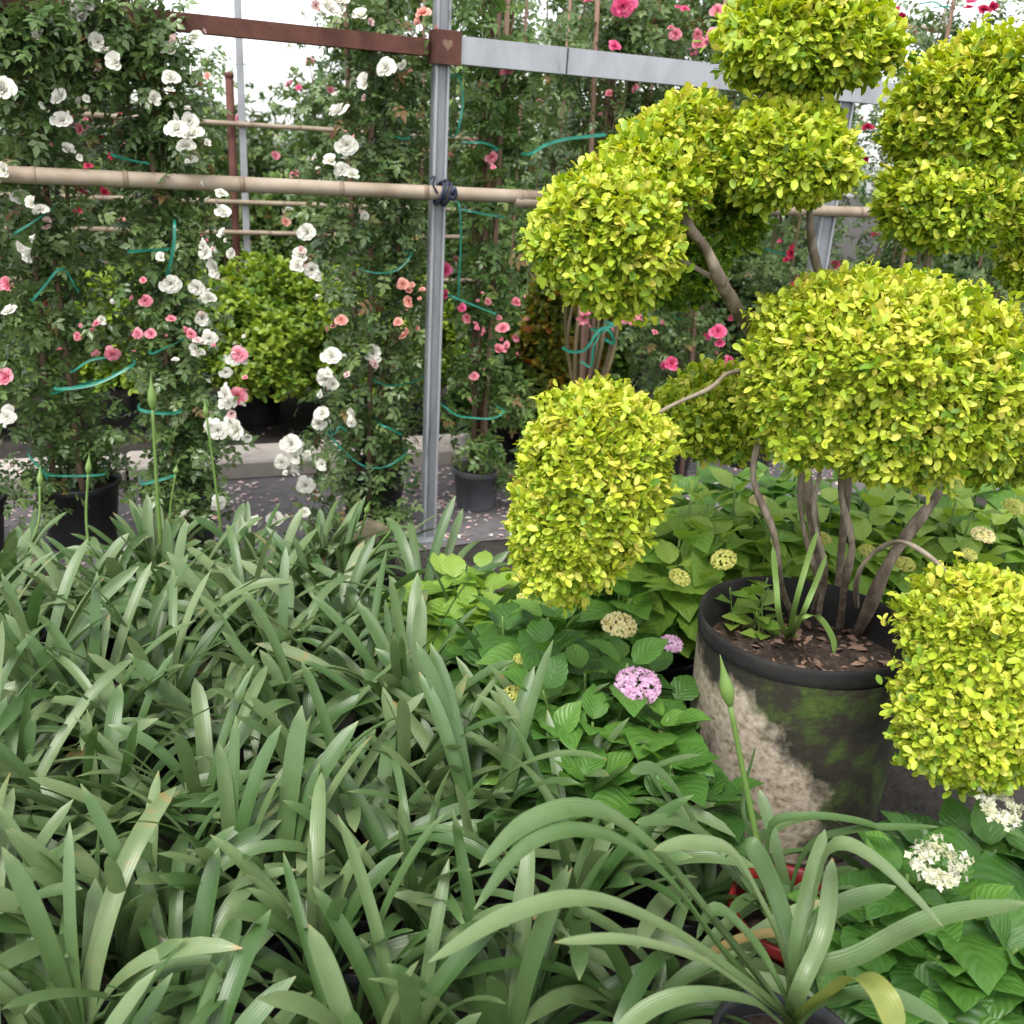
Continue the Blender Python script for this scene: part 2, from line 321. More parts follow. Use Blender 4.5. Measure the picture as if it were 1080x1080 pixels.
for nm in ('white', 'pink', 'salmon', 'hot', 'red', 'blush'):
    ROSE[nm] = [rose_mesh(M[nm], 11+i, (1., 1.12, .85)[i]) for i in range(3)]
    ROSE[nm+'_lo'] = [rose_mesh(M[nm], 31+i, (1., 1.15)[i], True) for i in range(2)]
def bloom(parent, p, r, kind, name='flower', axis=None):
    me = ROSE[kind][int(rng.integers(len(ROSE[kind])))]
    o = bpy.data.objects.new(name, me); COL.objects.link(o); o.parent = parent
    o.location = np.asarray(p, float)-np.array(parent.location)
    a = nrm((np.array([0, -.8, .35]) if axis is None else np.asarray(axis))+rnd(1, .35)[0])
    from mathutils import Vector
    o.rotation_euler = Vector(a).to_track_quat('Z', 'Y').to_euler(); o.scale = (r,)*3
    return o

# ------------------------------------------------------------------ ground
mb = MB(); mb.add([(-60, -30, -.004), (60, -30, -.004), (60, 90, -.004), (-60, 90, -.004)], [[0, 1, 2, 3]])
struct(mb.obj('ground', M['ground']))
mb = MB(); n = 40
S = np.linspace(-9, 9, n)
mb.add(np.vstack([[SO(s, -.12+.03*math.sin(s*5), .002) for s in S], [SO(s, 1.0, .002) for s in S]]), [[i, i+1, n+i+1, n+i] for i in range(n-1)])
struct(mb.obj('path', M['path']))
mb = MB(); s0 = -6.1
while s0 < 6:
    L = .98; box(mb, SO(s0+L/2, 1.14+rng.normal(0, .006), .045+rng.normal(0, .003)), D, N, Z3, L-.014, .30, .10, .012); s0 += L
struct(mb.obj('kerb', M['concrete'], smooth=False))
# fallen petals
mb = MB(); n = 2600
dr = rng.uniform(-3.2, 3.2, 26); s = dr[rng.integers(0, 26, n)]+rng.normal(0, .16, n); o = np.where(rng.random(n) < .7, rng.normal(.62, .33, n), rng.uniform(-.1, 1.9, n)); o = np.clip(o, -.1, 2.0)
z = np.where((o > 1.0) & (o < 1.29), .10, .008)
keep = ~((o > .96) & (o < 1.01)); s, o, z = s[keep], o[keep], z[keep]; n = len(s)
P = B1+D*s[:, None]+N*o[:, None]; P[:, 2] = z
mb.inst(T_ROSE1, P, rnd(n)*[1, 1, .08], np.array([0, 0, 1])+rnd(n, .25), rng.uniform(.018, .036, n), rng.random(n))
pt = mb.obj('fallen_petals', M['blush']); pt['kind'] = 'stuff'; tag(pt, 'fallen pale pink rose petals scattered over the grit path', 'petals')
mb = MB(); n = 500
s = rng.uniform(-3.2, 2.5, n); o = rng.uniform(-.1, .95, n); P = B1+D*s[:, None]+N*o[:, None]; P[:, 2] = .009
mb.inst(T_ROSE1, P, rnd(n)*[1, 1, .1], np.array([0, 0, 1])+rnd(n, .3), rng.uniform(.02, .04, n), rng.random(n))
pt = mb.obj('fallen_white_petals', M['white']); pt['kind'] = 'stuff'; tag(pt, 'fallen white rose petals lying on the dark path', 'petals')
# mossy stones by the path
def stone(p, sx, sy, sz, label, seed):
    g = np.random.default_rng(seed); mb = MB(); nu, nv = 16, 9; v = []
    for i in range(nv):
        a = -pi/2+pi*i/(nv-1)
        for j in range(nu):
            b = 2*pi*j/nu; q = np.array([cos(a)*cos(b), cos(a)*sin(b), sin(a)])
            q = np.sign(q)*np.abs(q)**.55
            q *= 1+.07*math.sin(3*b+seed)*cos(a)+.05*math.sin(5*a+2*b)
            v.append(q*[sx/2, sy/2, sz/2]+[0, 0, sz/2])
    f = [[i*nu+j, i*nu+(j+1) % nu, (i+1)*nu+(j+1) % nu, (i+1)*nu+j] for i in range(nv-1) for j in range(nu)]
    mb.add(v, f); o = mb.obj('mossy_stone', M['moss']); o.location = p; o.rotation_euler[2] = g.uniform(0, 3)
    tag(o, label, 'stone', 'mossy stones at the path edge')
stone(PZ(388, 612, 0), .17, .14, .24, 'mossy brown stone block standing just left of the steel post foot', 2)
stone(PZ(22, 622, 0), .26, .18, .13, 'low mossy stone under the black rose pot at far left', 5)

# ------------------------------------------------------------------ frame: posts, rails, bamboo
def c_channel(name, s0, s1, z0, h, w, off, mat, label, lip=.018, cat='rail', th=.003):
    mb = MB()
    c = SO((s0+s1)/2, off, z0); L = s1-s0
    box(mb, c, D, N, Z3, L, th, h, .0012)
    for sg in (-1, 1):
        box(mb, c+N*(w/2)+Z3*sg*(h/2-th/2-.0005), D, N, Z3, L-.004, w-th*1.2, th, .0012)
        box(mb, c+N*w+Z3*sg*(h/2-lip/2-.001), D, N, Z3, L-.006, th, lip, .0012)
    o = mb.obj(name, mat, smooth=False); return o
o = bpy.data.objects
rail = c_channel('steel_rail', .045, 4.6, 1.962, .095, .05, -.035, M['galv'], '')
tag(rail, 'broad grey galvanised steel rail running right from the post bracket', 'rail')
mb = MB(); box(mb, SO(.50, -.0365, 1.962), D, N, Z3, .006, .004, .093, .001); sj = mb.obj('splice_seam', M['black_pot'], rail, False)
rr = c_channel('rusty_rail', -4.2, -.06, 1.962, .058, .05, -.03, M['rust'], '')
tag(rr, 'narrow rust red steel rail running left from the post bracket', 'rail')
mb = MB(); box(mb, SO(.006, -.052, 1.965), D, N, Z3, .104, .006, .116, .003)
box(mb, SO(-.048, -.02, 1.965), D, N, Z3, .005, .058, .112, .002); box(mb, SO(.058, -.02, 1.965), D, N, Z3, .005, .058, .112, .002)
br = mb.obj('rail_bracket', M['rust'], None, False); tag(br, 'square rust red bracket plate where both rails meet the post', 'bracket')
mb = MB(); hv = []
a_ = np.linspace(0, 2*pi, 25)[:-1]; hx = 16*np.sin(a_)**3*.00125; hz = (13*np.cos(a_)-5*np.cos(2*a_)-2*np.cos(3*a_)-np.cos(4*a_))*.00135
ring = np.array([SO(.004+x_, -.0556, 1.975+z_) for x_, z_ in zip(hx, hz)]); cc = SO(.004, -.0556, 1.975)
mb.add(np.vstack([ring, cc]), [[24, (2*k+2) % 24, 2*k+1, 2*k] for k in range(12)])
hm = mb.obj('heart_mark', M['stake'], br)
def post(s, label, grp, off=.012, h=2.9, w=.058):
    t = thing('steel_post', label, 'post', SO(s, off), grp)
    mb = MB(); box(mb, Z3*h/2, D, N, Z3, w, .045, h, .004); mb.obj('shaft', M['galv_dark'], t, False)
    mb = MB()
    for sg in (-1, 1): box(mb, Z3*h/2-N*.0285+D*sg*(w/2-.006), D, N, Z3, .010, .010, h-.01, .002)
    mb.obj('edge_lip', M['galv'], t, False)
    mb = MB(); box(mb, Z3*.006, D, N, Z3, .14, .14, .012, .003); mb.obj('base_plate', M['galv_dark'], t, False)
    return t
G = 'steel posts carrying the rose frame'
post(0, 'grey steel post beside the rust red bracket and the black strap', G)
post(1.90, 'grey steel post half hidden behind the golden cloud topiary', G, w=.085)
def bamboo(p0, p1, r, label, grp, seed, name='bamboo_pole'):
    g = np.random.default_rng(seed); L = np.linalg.norm(p1-p0); T = (p1-p0)/L
    a = np.cross(T, Z3); t = np.linspace(0, 1, 40); bow = np.sin(t*pi)[:, None]*Z3*.012*L*.4
    P = p0+(p1-p0)*t[:, None]+bow*g.uniform(-.3, .3)+a*(.01*np.sin(t*7+seed))[:, None]
    th = thing(name, label, 'bamboo pole', P[20], grp); c = P[20]
    mb = MB(); tube(mb, P-c, r*(1-.12*t), 12); mb.obj('culm', M['bamboo'], th)
    q = .0
    while q < L:
        q += g.uniform(.28, .42); u = q/L
        if u < .98:
            i = u*39; k = int(i); pc = P[k]+(P[k+1]-P[k])*(i-k)-c; rr = r*(1-.12*u)
            mb = MB(); tube(mb, [pc-T*.010, pc-T*.003, pc+T*.003, pc+T*.010], [rr*1.003, rr*1.07, rr*1.07, rr*1.003], 12); mb.obj('node_ring', M['bamboo_node'], th)
    return th
bamboo(SO(-4.3, -.048, 1.456), SO(.42, -.048, 1.456), .0295, 'thick weathered bamboo pole strapped across the front of the steel post', 'bamboo poles tied to the rose frame', 1)
bamboo(SO(.30, -.05, 1.44), SO(4.6, -.045, 1.47), .025, 'thinner bamboo pole showing in the gap behind the golden topiary', 'bamboo poles tied to the rose frame', 2)
st = thing('strap', 'blue black rubber strap lashing the bamboo pole to the steel post', 'strap', SO(0, -.04, 1.456))
mb = MB(); th = np.linspace(0, 2*pi, 30)
for q, dz in ((-.012, .0), (.004, .006), (.02, -.004)):
    tube(mb, np.array([D*(q+.012*math.sin(a))+N*(-.008+.042*cos(a))+Z3*(.041*sin(a)+dz) for a in th]), .006, 6)
tube(mb, spline([D*-.03+N*-.045+Z3*.0, D*-.05+N*-.05+Z3*.03, D*-.045+N*-.05+Z3*.06, D*-.06+N*-.04+Z3*.05], 12), .004, 6)
mb.obj('band', M['rubber'], st)
mb = MB(); tube(mb, spline([D*.02+N*-.05+Z3*.0, D*.035+N*-.055+Z3*.02, D*.04+N*-.05+Z3*-.01, D*.022+N*-.052+Z3*-.015], 12), .008, 6); mb.obj('knot', M['rubber'], st)

# ------------------------------------------------------------------ pots
def pot(parent, r, h, mat, at=(0, 0, 0), name='pot', soil=True):
    at = np.asarray(at, float); mb = MB()
    lathe(mb, [(.02, .0), (r*.78, .0), (r*.80, .01), (r*.97, h-.03), (r*1.0, h-.03), (r*1.05, h-.024), (r*1.05, h-.004), (r*1.03, h), (r*.96, h-.002), (r*.94, h-.03), (r*.93, h-.05)], 26)
    o = mb.obj(name, mat, parent); o.location = at
    if soil:
        mb = MB(); lathe(mb, [(r*.94, h-.055), (r*.6, h-.042), (r*.3, h-.04), (.001, h-.038)], 18); s = mb.obj('soil', M['soil'], o)
    return o

# ------------------------------------------------------------------ climbing roses
def sprays(mb, starts, dirs, lens, per, scale, tint0=.45, tpl=T_COMP, droop=.5, up=.5):
    """leafy shoots: curve from start along dir with droop, leaves along it"""
    n = len(starts)
    ends = []
    for i in range(per):
        t = (i+rng.random(n)*.7+.3)/per
        p = starts+dirs*(lens*t)[:, None]; p[:, 2] -= droop*lens*t*t
        side = rnd(n); side -= dirs*np.sum(side*dirs, 1)[:, None]
        y = nrm(side)*.8+dirs*.5; y[:, 2] -= .25
        z = np.array([0, -.15, up+.35])+rnd(n, .45)+dirs*.25
        mb.inst(tpl, p, y, z, scale*rng.uniform(.7, 1.2, n), np.clip(rng.normal(tint0, .22, n)+.12*(t-.5), 0, 1))
        ends.append(p)
    return ends[-1]
GR = 'climbing roses trained up stakes'
def climbing_rose(loc, h, w, n, label, group, canes=4, scale=.085, leafmat='rose_leaf', potr=.15, potmat='black_pot', zmin=.25, stakes=1,
                  thin=None, per=4, canemat='cane', shoot=.5, name='climbing_rose', tint=.45, taper=0., dens=1.15):
    t = thing(name, label, 'rose', loc, group); loc = np.asarray(loc, float)
    if potr:
        pot(t, potr, potr*1.75, M[potmat]); z0 = potr*1.75-.05
    else: z0 = 0
    mb = MB(); paths = []
    for c in range(canes):
        a = rng.uniform(0, 2*pi); zz = np.linspace(z0, h*rng.uniform(.9, 1.02), 9); u = np.linspace(0, 1, 9)
        rad = w*rng.uniform(.15, .55)*np.minimum(1, u*4)
        p = np.stack([rad*np.cos(a+u*2.5+rng.normal(0, .2, 9)), rad*np.sin(a+u*2.5), zz], 1)+rnd(9, .012)*u[:, None]
        p = spline(p, 26); paths.append(p); tube(mb, p, np.linspace(.011, .004, len(p))*rng.uniform(.7, 1.2), 6)
    mb.obj('canes', M[canemat], t)
    n = int(n*dens)
    for k in range(stakes):
        mb = MB(); q = np.array([rng.normal(0, w*.18), -w*.45+rng.normal(0, .03), 0]); l = np.array([rng.normal(0, .02), rng.normal(0, .02), 0])
        tube(mb, [q+Z3*z0*.4, q+l+Z3*h*.5, q+l*2+Z3*h*.96], [.012, .0115, .010], 8); mb.obj('stake', M['stake'], t)
    mb = MB()
    pi_ = rng.integers(0, canes, n); ui = rng.random(n)
    if thin is not None: ui = thin(ui)
    allp = np.stack([p[np.linspace(0, len(p)-1, 27).astype(int)] for p in paths]); st = allp[pi_, np.clip((ui*26).astype(int), 0, 26)]
    ok = st[:, 2] > zmin; st = st[ok]; n = len(st)
    # clumping
    cl = np.sin(st[:, 2]*9+loc[0]*5)+np.sin(st[:, 2]*23+loc[0]*3); ok = rng.random(n) < .62+.22*cl; st = st[ok]; n = len(st)
    a = rng.uniform(0, 2*pi, n); d = nrm(np.stack([np.cos(a), np.sin(a), rng.normal(.35, .4, n)], 1))
    L = w*rng.uniform(.25, 1.0, n)*shoot*2*(1-taper*st[:, 2]/h)
    ends = sprays(mb, st, d, L, per, scale, tint)
    mb.obj('foliage', M[leafmat], t)
    t['_n'] = n; del t['_n']
    return t, ends
def ribbon(parent, pts, w=.014, name='tie_ribbon', flat=None):
    P = spline(pts, 18); n = len(P); T = nrm(np.gradient(P, axis=0)); view = nrm(np.array([0, -1., .2])*np.ones((n, 3)))
    ph = np.linspace(0, 1, n)*rng.uniform(-1.2, 1.2)+rng.uniform(-.5, .5)
    s = nrm(np.cross(T, view)); b = np.cross(T, s); s = s*np.cos(ph)[:, None]+b*np.sin(ph)[:, None]
    o = np.array(parent.location); mb = MB()
    v = np.concatenate([P-s*w/2-o, P-o+nrm(np.cross(T, s))*w*.12, P+s*w/2-o]); f = [[i, i+1, n+i+1, n+i] for i in range(n-1)]+[[n+i, n+i+1, 2*n+i+1, 2*n+i] for i in range(n-1)]
    mb.add(v, f); return mb.obj(name, M['ribbon'], parent)
def loop_ribbon(parent, z, r, w=.013, sag=.02):
    o = np.array(parent.location); a = np.linspace(0, 2*pi, 13)[:-1]; ph = rng.uniform(0, 6)
    ribbon(parent, [o+[r*cos(t)*(1+.15*sin(2*t+ph)), r*sin(t), z+sag*sin(t*1+ph)] for t in np.append(a, a[0]+2*pi)], w)

near = {}
def nearrose(key, px, off, wpx, n, label, h=2.65, **k):
    p = foot(px, off); dep = (p-CAM)@FW; w = wpx/F*dep/2
    near[key] = climbing_rose(p, h, w, n, label, GR, **k)[0]; return near[key]
nearrose('L', -75, .25, 150, 420, 'white climbing rose column cut off by the left edge of the photo')
nearrose('A', 60, .32, 120, 520, 'leafy white climbing rose on a brown stake in the black pot at far left', potr=.16, stakes=2)
nearrose('B', 175, .17, 105, 560, 'white climbing rose whose blooms line its right side, left of the sky gap')
nearrose('C', 395, .30, 118, 560, 'white climbing rose tied in green ribbon just left of the steel post', leafmat='rose_leaf', stakes=2)
nearrose('D', 512, .34, 75, 330, 'brown caned pink rose in a grey pot just right of the steel post', canes=9, potr=.115, potmat='grey_pot', zmin=.42, canemat='cane_red', leafmat='rose_leaf2', dens=.8, stakes=2)
nearrose('D2', 575, 1.75, 80, 330, 'dense green climbing rose between the ribboned cane bundle and the steel post', zmin=.9, canes=5, potmat='grey_pot')
nearrose('E', 628, .36, 115, 420, 'rose with a tall bundle of bare canes knotted in a green bow', canes=11, zmin=1.15, potmat='black_pot', dens=1., stakes=3)
nearrose('F', 722, .42, 110, 520, 'dark leaved rose with hot pink blooms above the wide grey rail', canes=6, zmin=.5)
nearrose('G', 815, .62, 110, 420, 'dark climbing rose hidden behind the upper topiary balls', canes=5)
nearrose('H', 935, .55, 95, 420, 'climbing rose seen in the gap between the two topiary halves', canes=5)
nearrose('I', 1065, .5, 105, 420, 'climbing rose on a brown stake behind the topiary at far right', canes=6, stakes=2)
nearrose('J', 1190, .55, 120, 300, 'climbing rose column just beyond the right edge of the photo')
def fill(key, lst, mat='rose_leaf', scale=.08, tint=.5):
    t = near[key]; o = np.array(t.location); mb = MB()
    for px, py, r, off, n in lst:
        c = RP(px, py, off); R = r/F*((c-CAM)@FW)
        n = int(n*.52); st = c-o+nrm(rnd(n))*(R*.75*rng.random(n)**.5)[:, None]*[1, .6, 1]; d = nrm(rnd(n)*[1, 1, .8]+[0, -.2, .1])
        sprays(mb, st, d, R*rng.uniform(.2, .6, n), 3, scale, tint)
    mb.obj('hanging_foliage', M[mat], t)
fill('A', [(10, 10, 60, .0, 120), (60, 25, 55, -.06, 110), (110, 15, 45, -.08, 70), (95, 70, 40, .0, 60), (30, 90, 50, .05, 70), (50, 150, 55, .1, 60), (40, 230, 50, .1, 50), (80, 250, 45, .15, 50), (30, 330, 50, .15, 60), (85, 350, 45, .15, 50), (50, 430, 50, .15, 50), (90, 450, 40, .15, 30), (30, 510, 40, .15, 40)])
fill('L', [(0, 60, 60, .0, 60), (-10, 200, 60, .05, 50), (0, 400, 50, .1, 50)])
fill('B', [(150, 60, 45, -.02, 70), (180, 100, 45, .0, 70), (165, 30, 45, -.05, 60), (185, 150, 40, .0, 50), (170, 220, 45, .05, 60), (200, 260, 35, .0, 50), (150, 290, 45, .05, 50), (190, 330, 40, .02, 60), (165, 380, 45, .05, 60), (205, 420, 38, .0, 50), (180, 460, 40, .05, 40), (225, 470, 30, .0, 30), (170, 520, 40, .05, 50), (215, 530, 35, .0, 30)])
fill('C', [(380, 30, 50, .1, 70), (420, 60, 45, .12, 60), (380, 110, 45, .1, 60), (430, 150, 40, .15, 50), (390, 180, 45, .1, 60), (360, 230, 40, .1, 60), (410, 240, 45, .12, 60), (385, 290, 45, .1, 60), (430, 310, 40, .15, 50), (370, 350, 45, .1, 50), (420, 380, 40, .12, 40), (370, 420, 45, .1, 60), (410, 450, 45, .12, 50), (350, 480, 40, .1, 50), (395, 520, 50, .1, 70), (335, 540, 35, .1, 30)])
fill('D', [(500, 30, 45, .2, 60), (540, 80, 45, .2, 60), (500, 120, 40, .2, 40), (545, 150, 40, .25, 50), (520, 200, 35, .2, 30), (510, 320, 35, .2, 50), (525, 270, 35, .2, 30)], 'rose_leaf2', .09, .45)
fill('D', [(500, 470, 34, .2, 50), (540, 430, 36, .25, 50), (475, 430, 30, .2, 30), (520, 400, 36, .22, 40), (490, 380, 30, .2, 30), (540, 490, 34, .3, 40)], 'rose_leaf2', .08, .5)
fill('D2', [(560, 250, 40, 1.6, 40), (580, 330, 40, 1.6, 40)], 'rose_leaf2', .085, .5)
fill('E', [(600, 50, 50, .25, 60), (650, 40, 50, .25, 70), (620, 120, 45, .25, 40), (660, 150, 45, .25, 40), (670, 20, 40, .2, 50), (590, 200, 40, .3, 40)], 'rose_leaf', .085, .5)
fill('F', [(700, 25, 50, .3, 80), (745, 30, 45, .3, 70), (720, 100, 50, .3, 80), (680, 110, 40, .3, 50), (690, 350, 45, .3, 60), (740, 350, 50, .3, 70), (700, 395, 35, .3, 40), (670, 340, 40, .3, 40)])
fill('H', [(930, 20, 50, .4, 60), (980, 30, 45, .4, 40), (920, 130, 40, .4, 40), (850, 300, 45, .4, 50), (820, 285, 40, .4, 40)])
fill('I', [(1050, 30, 50, .36, 60), (1040, 320, 45, .36, 60), (1065, 360, 40, .36, 40)])
def blooms(key, off, kind, lst, lo=False):
    t = near[key]
    for x, y, d in lst:
        p = RP(x, y, off-.17+rng.normal(0, .02)); r = d/2/F*((p-CAM)@FW)*1.05*rng.uniform(.85, 1.12)
        bloom(t, p+N*(.06 if rng.random() < .25 else 0), r, kind)
        for k in range(int(rng.integers(1, 3)) if len(lst) > 4 else 0):
            sg = p+np.array([rng.normal(0, .035), rng.normal(.01, .03), rng.normal(0, .04)])
            bloom(t, sg, r*rng.uniform(.35, .62), 'blush' if (kind == 'white' and rng.random() < .15) else kind, axis=rnd(1)[0]*.7+[0, -.5, .4])
    return t
blooms('L', .1, 'white', [(5, 95, 26), (12, 330, 18), (5, 180, 20), (8, 440, 20)])
blooms('A', .12, 'white', [(90, 10, 36), (104, 4, 26), (42, 22, 24), (43, 42, 20), (65, 104, 24), (66, 128, 20), (33, 262, 30), (35, 215, 20), (43, 222, 16), (20, 208, 16), (12, 436, 20), (108, 338, 14), (104, 45, 26), (70, 160, 18)])
blooms('A', .14, 'pink', [(10, 300, 20), (8, 398, 20), (78, 130, 14), (86, 136, 14), (118, 372, 16), (83, 358, 13), (104, 342, 12)])
blooms('B', .02, 'white', [(123, 67, 28), (160, 104, 22), (182, 55, 24), (180, 83, 22), (187, 138, 26), (204, 144, 26), (196, 155, 24), (202, 128, 20), (203, 170, 16), (208, 40, 18), (233, 205, 16), (235, 224, 18), (237, 248, 18), (230, 282, 22), (218, 268, 18), (216, 258, 16), (180, 299, 22), (209, 302, 18), (219, 315, 18), (214, 338, 20), (221, 356, 18), (210, 371, 20), (238, 392, 16), (240, 414, 20), (243, 430, 20), (230, 453, 24), (252, 452, 24), (215, 362, 12), (247, 378, 18), (229, 530, 22), (196, 543, 14), (268, 550, 16), (222, 448, 14), (257, 380, 12)])
blooms('B', .02, 'pink', [(253, 422, 20), (252, 374, 20), (202, 352, 14), (146, 352, 14), (160, 352, 14), (182, 340, 12), (154, 320, 14)])
blooms('C', .14, 'white', [(346, 10, 30), (381, 20, 24), (360, 4, 20), (408, 72, 24), (387, 88, 24), (360, 120, 28), (366, 153, 22), (349, 172, 20), (361, 180, 20), (372, 186, 18), (325, 245, 22), (318, 272, 22), (314, 282, 22), (328, 284, 24), (336, 290, 16), (397, 376, 24), (350, 376, 20), (343, 398, 22), (352, 404, 14), (375, 437, 20), (341, 437, 18), (340, 450, 16), (308, 468, 22), (313, 482, 20), (300, 492, 20), (306, 498, 18), (325, 516, 20), (294, 552, 18), (388, 229, 12), (340, 490, 14), (322, 540, 14)])
blooms('C', .16, 'salmon', [(428, 356, 16), (360, 338, 14), (432, 318, 14), (420, 340, 12), (425, 300, 14), (447, 15, 16), (430, 77, 8)])
blooms('D', .2, 'hot', [(473, 287, 18), (471, 312, 12), (488, 325, 12)]); blooms('D', .22, 'pink', [(526, 371, 18), (513, 350, 14), (531, 347, 14), (535, 74, 14), (515, 318, 10), (523, 165, 14), (545, 355, 13), (505, 400, 12), (498, 338, 12), (550, 322, 12)])
blooms('E', .22, 'hot', [(656, 6, 26), (668, 2, 22), (622, 2, 14), (655, 48, 14)]); blooms('E', .24, 'pink', [(661, 322, 20), (670, 330, 18), (657, 334, 16), (672, 344, 18), (680, 338, 16), (616, 328, 14), (622, 338, 16), (650, 322, 14), (650, 100, 12), (667, 82, 10), (640, 333, 12)])
blooms('F', .28, 'pink', [(713, 36, 14), (737, 46, 16), (752, 37, 14), (743, 90, 14), (757, 12, 14), (670, 92, 8)]); blooms('F', .28, 'hot', [(708, 384, 18), (757, 350, 18), (694, 60, 8), (759, 362, 10), (722, 10, 12)])
blooms('H', .4, 'red', [(950, 20, 16), (955, 120, 16), (915, 135, 14), (840, 300, 16), (835, 268, 12), (1037, 12, 16)])
blooms('I', .36, 'salmon', [(1030, 318, 12), (1050, 322, 10), (1035, 375, 12)])
for key, off in (('G', .5), ('H', .4), ('I', .36), ('F', .3), ('L', .1), ('J', .4)):     # a few random ones for each
    o = np.array(near[key].location)
    for k in range(7): bloom(near[key], o+[rng.normal(0, .12), -.12+rng.normal(0, .05), rng.uniform(.7, 2.5)], rng.uniform(.02, .035), 'hot' if key != 'L' else 'white')
def rib(key, off, lst, w=.008):
    for pts in lst:
        R_ = [RP(x, y, off-.085-.02*math.sin(pi*i/(len(pts)-1))) for i, (x, y) in enumerate(pts)]
        ribbon(near[key], [R_[0]+N*.10]+R_+[R_[-1]+N*.10], w)
rib('A', .08, [[(15, 246), (35, 234), (58, 218)], [(33, 318), (48, 300), (62, 284), (72, 289), (82, 308)], [(48, 500), (75, 502), (110, 500)], [(55, 415), (90, 404), (120, 398)], [(30, 480), (46, 498), (50, 506)]])
rib('A', .08, [[(76, 392), (95, 380), (118, 376)]])
rib('B', .0, [[(118, 163), (138, 169), (156, 172)], [(136, 265), (155, 264), (176, 263)], [(160, 373), (176, 366), (192, 358)], [(184, 235), (183, 260), (176, 290)], [(60, 410), (100, 405), (140, 385)], [(148, 432), (170, 436), (190, 434)], [(150, 510), (172, 505), (185, 500)]], .011)
rib('C', .12, [[(384, 285), (400, 288), (420, 284), (434, 268)], [(398, 403), (415, 407), (437, 402), (447, 396)], [(350, 462), (365, 478), (385, 492), (408, 492), (428, 478)], [(402, 448), (412, 452), (424, 459)], [(415, 144), (424, 146), (432, 145)], [(352, 458), (358, 450), (366, 455)]])
rib('D', .1, [[(484, 80), (488, 110), (481, 142)], [(484, 215), (486, 250), (484, 300), (482, 316)], [(492, 222), (512, 226), (532, 229)], [(496, 150), (512, 151), (526, 158)], [(468, 428), (482, 438), (502, 441), (520, 441), (532, 434)], [(476, 312), (500, 322), (523, 331)]])
rib('E', .1, [[(560, 162), (575, 153), (600, 146), (638, 142)], [(603, 371), (618, 368), (632, 348), (648, 343)], [(623, 386), (626, 366), (633, 350)], [(633, 350), (642, 348), (648, 362)]], .013)
for key, zz in (('F', (.9, 1.5)), ('G', (1.2, 1.8)), ('H', (.8, 1.55, 2.0)), ('I', (.7, 1.2, 1.7)), ('J', (1.,)), ('D2', (1.3,))):
    for z in zz: loop_ribbon(near[key], z, .10)
rib('I', .3, [[(1030, 320), (1048, 335), (1066, 330)], [(985, 2), (996, 8), (1000, 6)]])

# second and third rows of roses beyond the kerb
GB = 'background climbing roses'
def backrose(px, off, h, wpx, n, label, kinds, nb, mat='rose_leaf', **k):
    p = foot(px, off); dep = (p-CAM)@FW; w = wpx/F*dep/2
    t, e = climbing_rose(p, h, w, n, label, GB, scale=.10, leafmat=mat, per=4, name='background_rose', canes=3, dens=1.7, stakes=int(px > 330), **k)
    e = e[(e[:, 2] > .5)]; idx = rng.permutation(len(e))[:nb]
    for i in idx:
        q = e[i]+p; bloom(t, q+[0, -.06, .02], rng.uniform(.026, .042), kinds[int(rng.integers(len(kinds)))]+'_lo')
    return t
for a in [
    (-40, 3.1, 2.9, 120, 420, 'pink rose column at the extreme left, well beyond the kerb', ['pink', 'salmon'], 30),
    (62, 3.1, 2.6, 110, 380, 'salmon flowered rose far behind the leafy column at left', ['salmon', 'red', 'pink'], 50),
    (118, 3.2, 2.5, 90, 300, 'crimson and pink rose glimpsed between the two white columns at left', ['pink', 'red'], 45),
    (215, 3.4, 2.2, 80, 180, 'slender pink rose rising behind the rusty pole in the sky gap', ['pink', 'salmon'], 12),
    (325, 3.3, 2.3, 90, 230, 'arching pink rose right of the thin grey pole in the sky gap', ['pink', 'hot'], 14),
    (385, 3.1, 2.9, 100, 420, 'tall green rose behind the white column left of the post', ['salmon', 'pink'], 12),
    (455, 3.1, 2.9, 90, 380, 'tall rose rising directly behind the steel post beyond the kerb', ['salmon', 'pink'], 14),
    (528, 2.6, 2.9, 90, 420, 'light green rose behind the brown caned rose beyond the kerb', ['pink'], 10),
    (592, 2.7, 2.95, 90, 420, 'green rose beyond the kerb, seen left of the ribbon knotted canes', ['pink'], 10),
    (668, 2.6, 2.95, 90, 420, 'background rose behind the hot pink blooms over the grey rail', ['hot'], 10),
    (750, 2.7, 2.9, 90, 380, 'background rose seen low between topiary balls and grey rail', ['hot'], 10),
    (850, 2.7, 2.7, 100, 380, 'background rose hidden behind the highest topiary ball', ['red'], 8),
    (945, 2.8, 2.6, 90, 380, 'background rose in the gap right of the highest topiary ball', ['red', 'hot'], 12),
    (1030, 2.7, 2.6, 90, 380, 'background rose behind the upper right topiary ball', ['red', 'salmon'], 10),
    (1110, 2.8, 2.6, 90, 300, 'background rose at the right edge beyond the topiary', ['red'], 8)]:
    backrose(*a[:7], a[7], mat='rose_leaf2' if a[0] in (215, 325, 528, 455, 592, 668) else 'rose_leaf', shoot=.75)
GF = 'far bushes behind the roses'
def shoots(mb, P, Nn, per, scale, tint, tpl=T_SMALL, spread=.75):
    n = len(P)
    for k in range(per):
        y = nrm(Nn*.55+rnd(n, spread)+Z3*.25); z = nrm(Z3*.7+Nn*.4+rnd(n, .35))
        mb.inst(tpl, P+rnd(n, .006), y, z, scale*rng.uniform(.65, 1.15, n), np.clip(tint+rng.normal(0, .14, n), 0, 1))
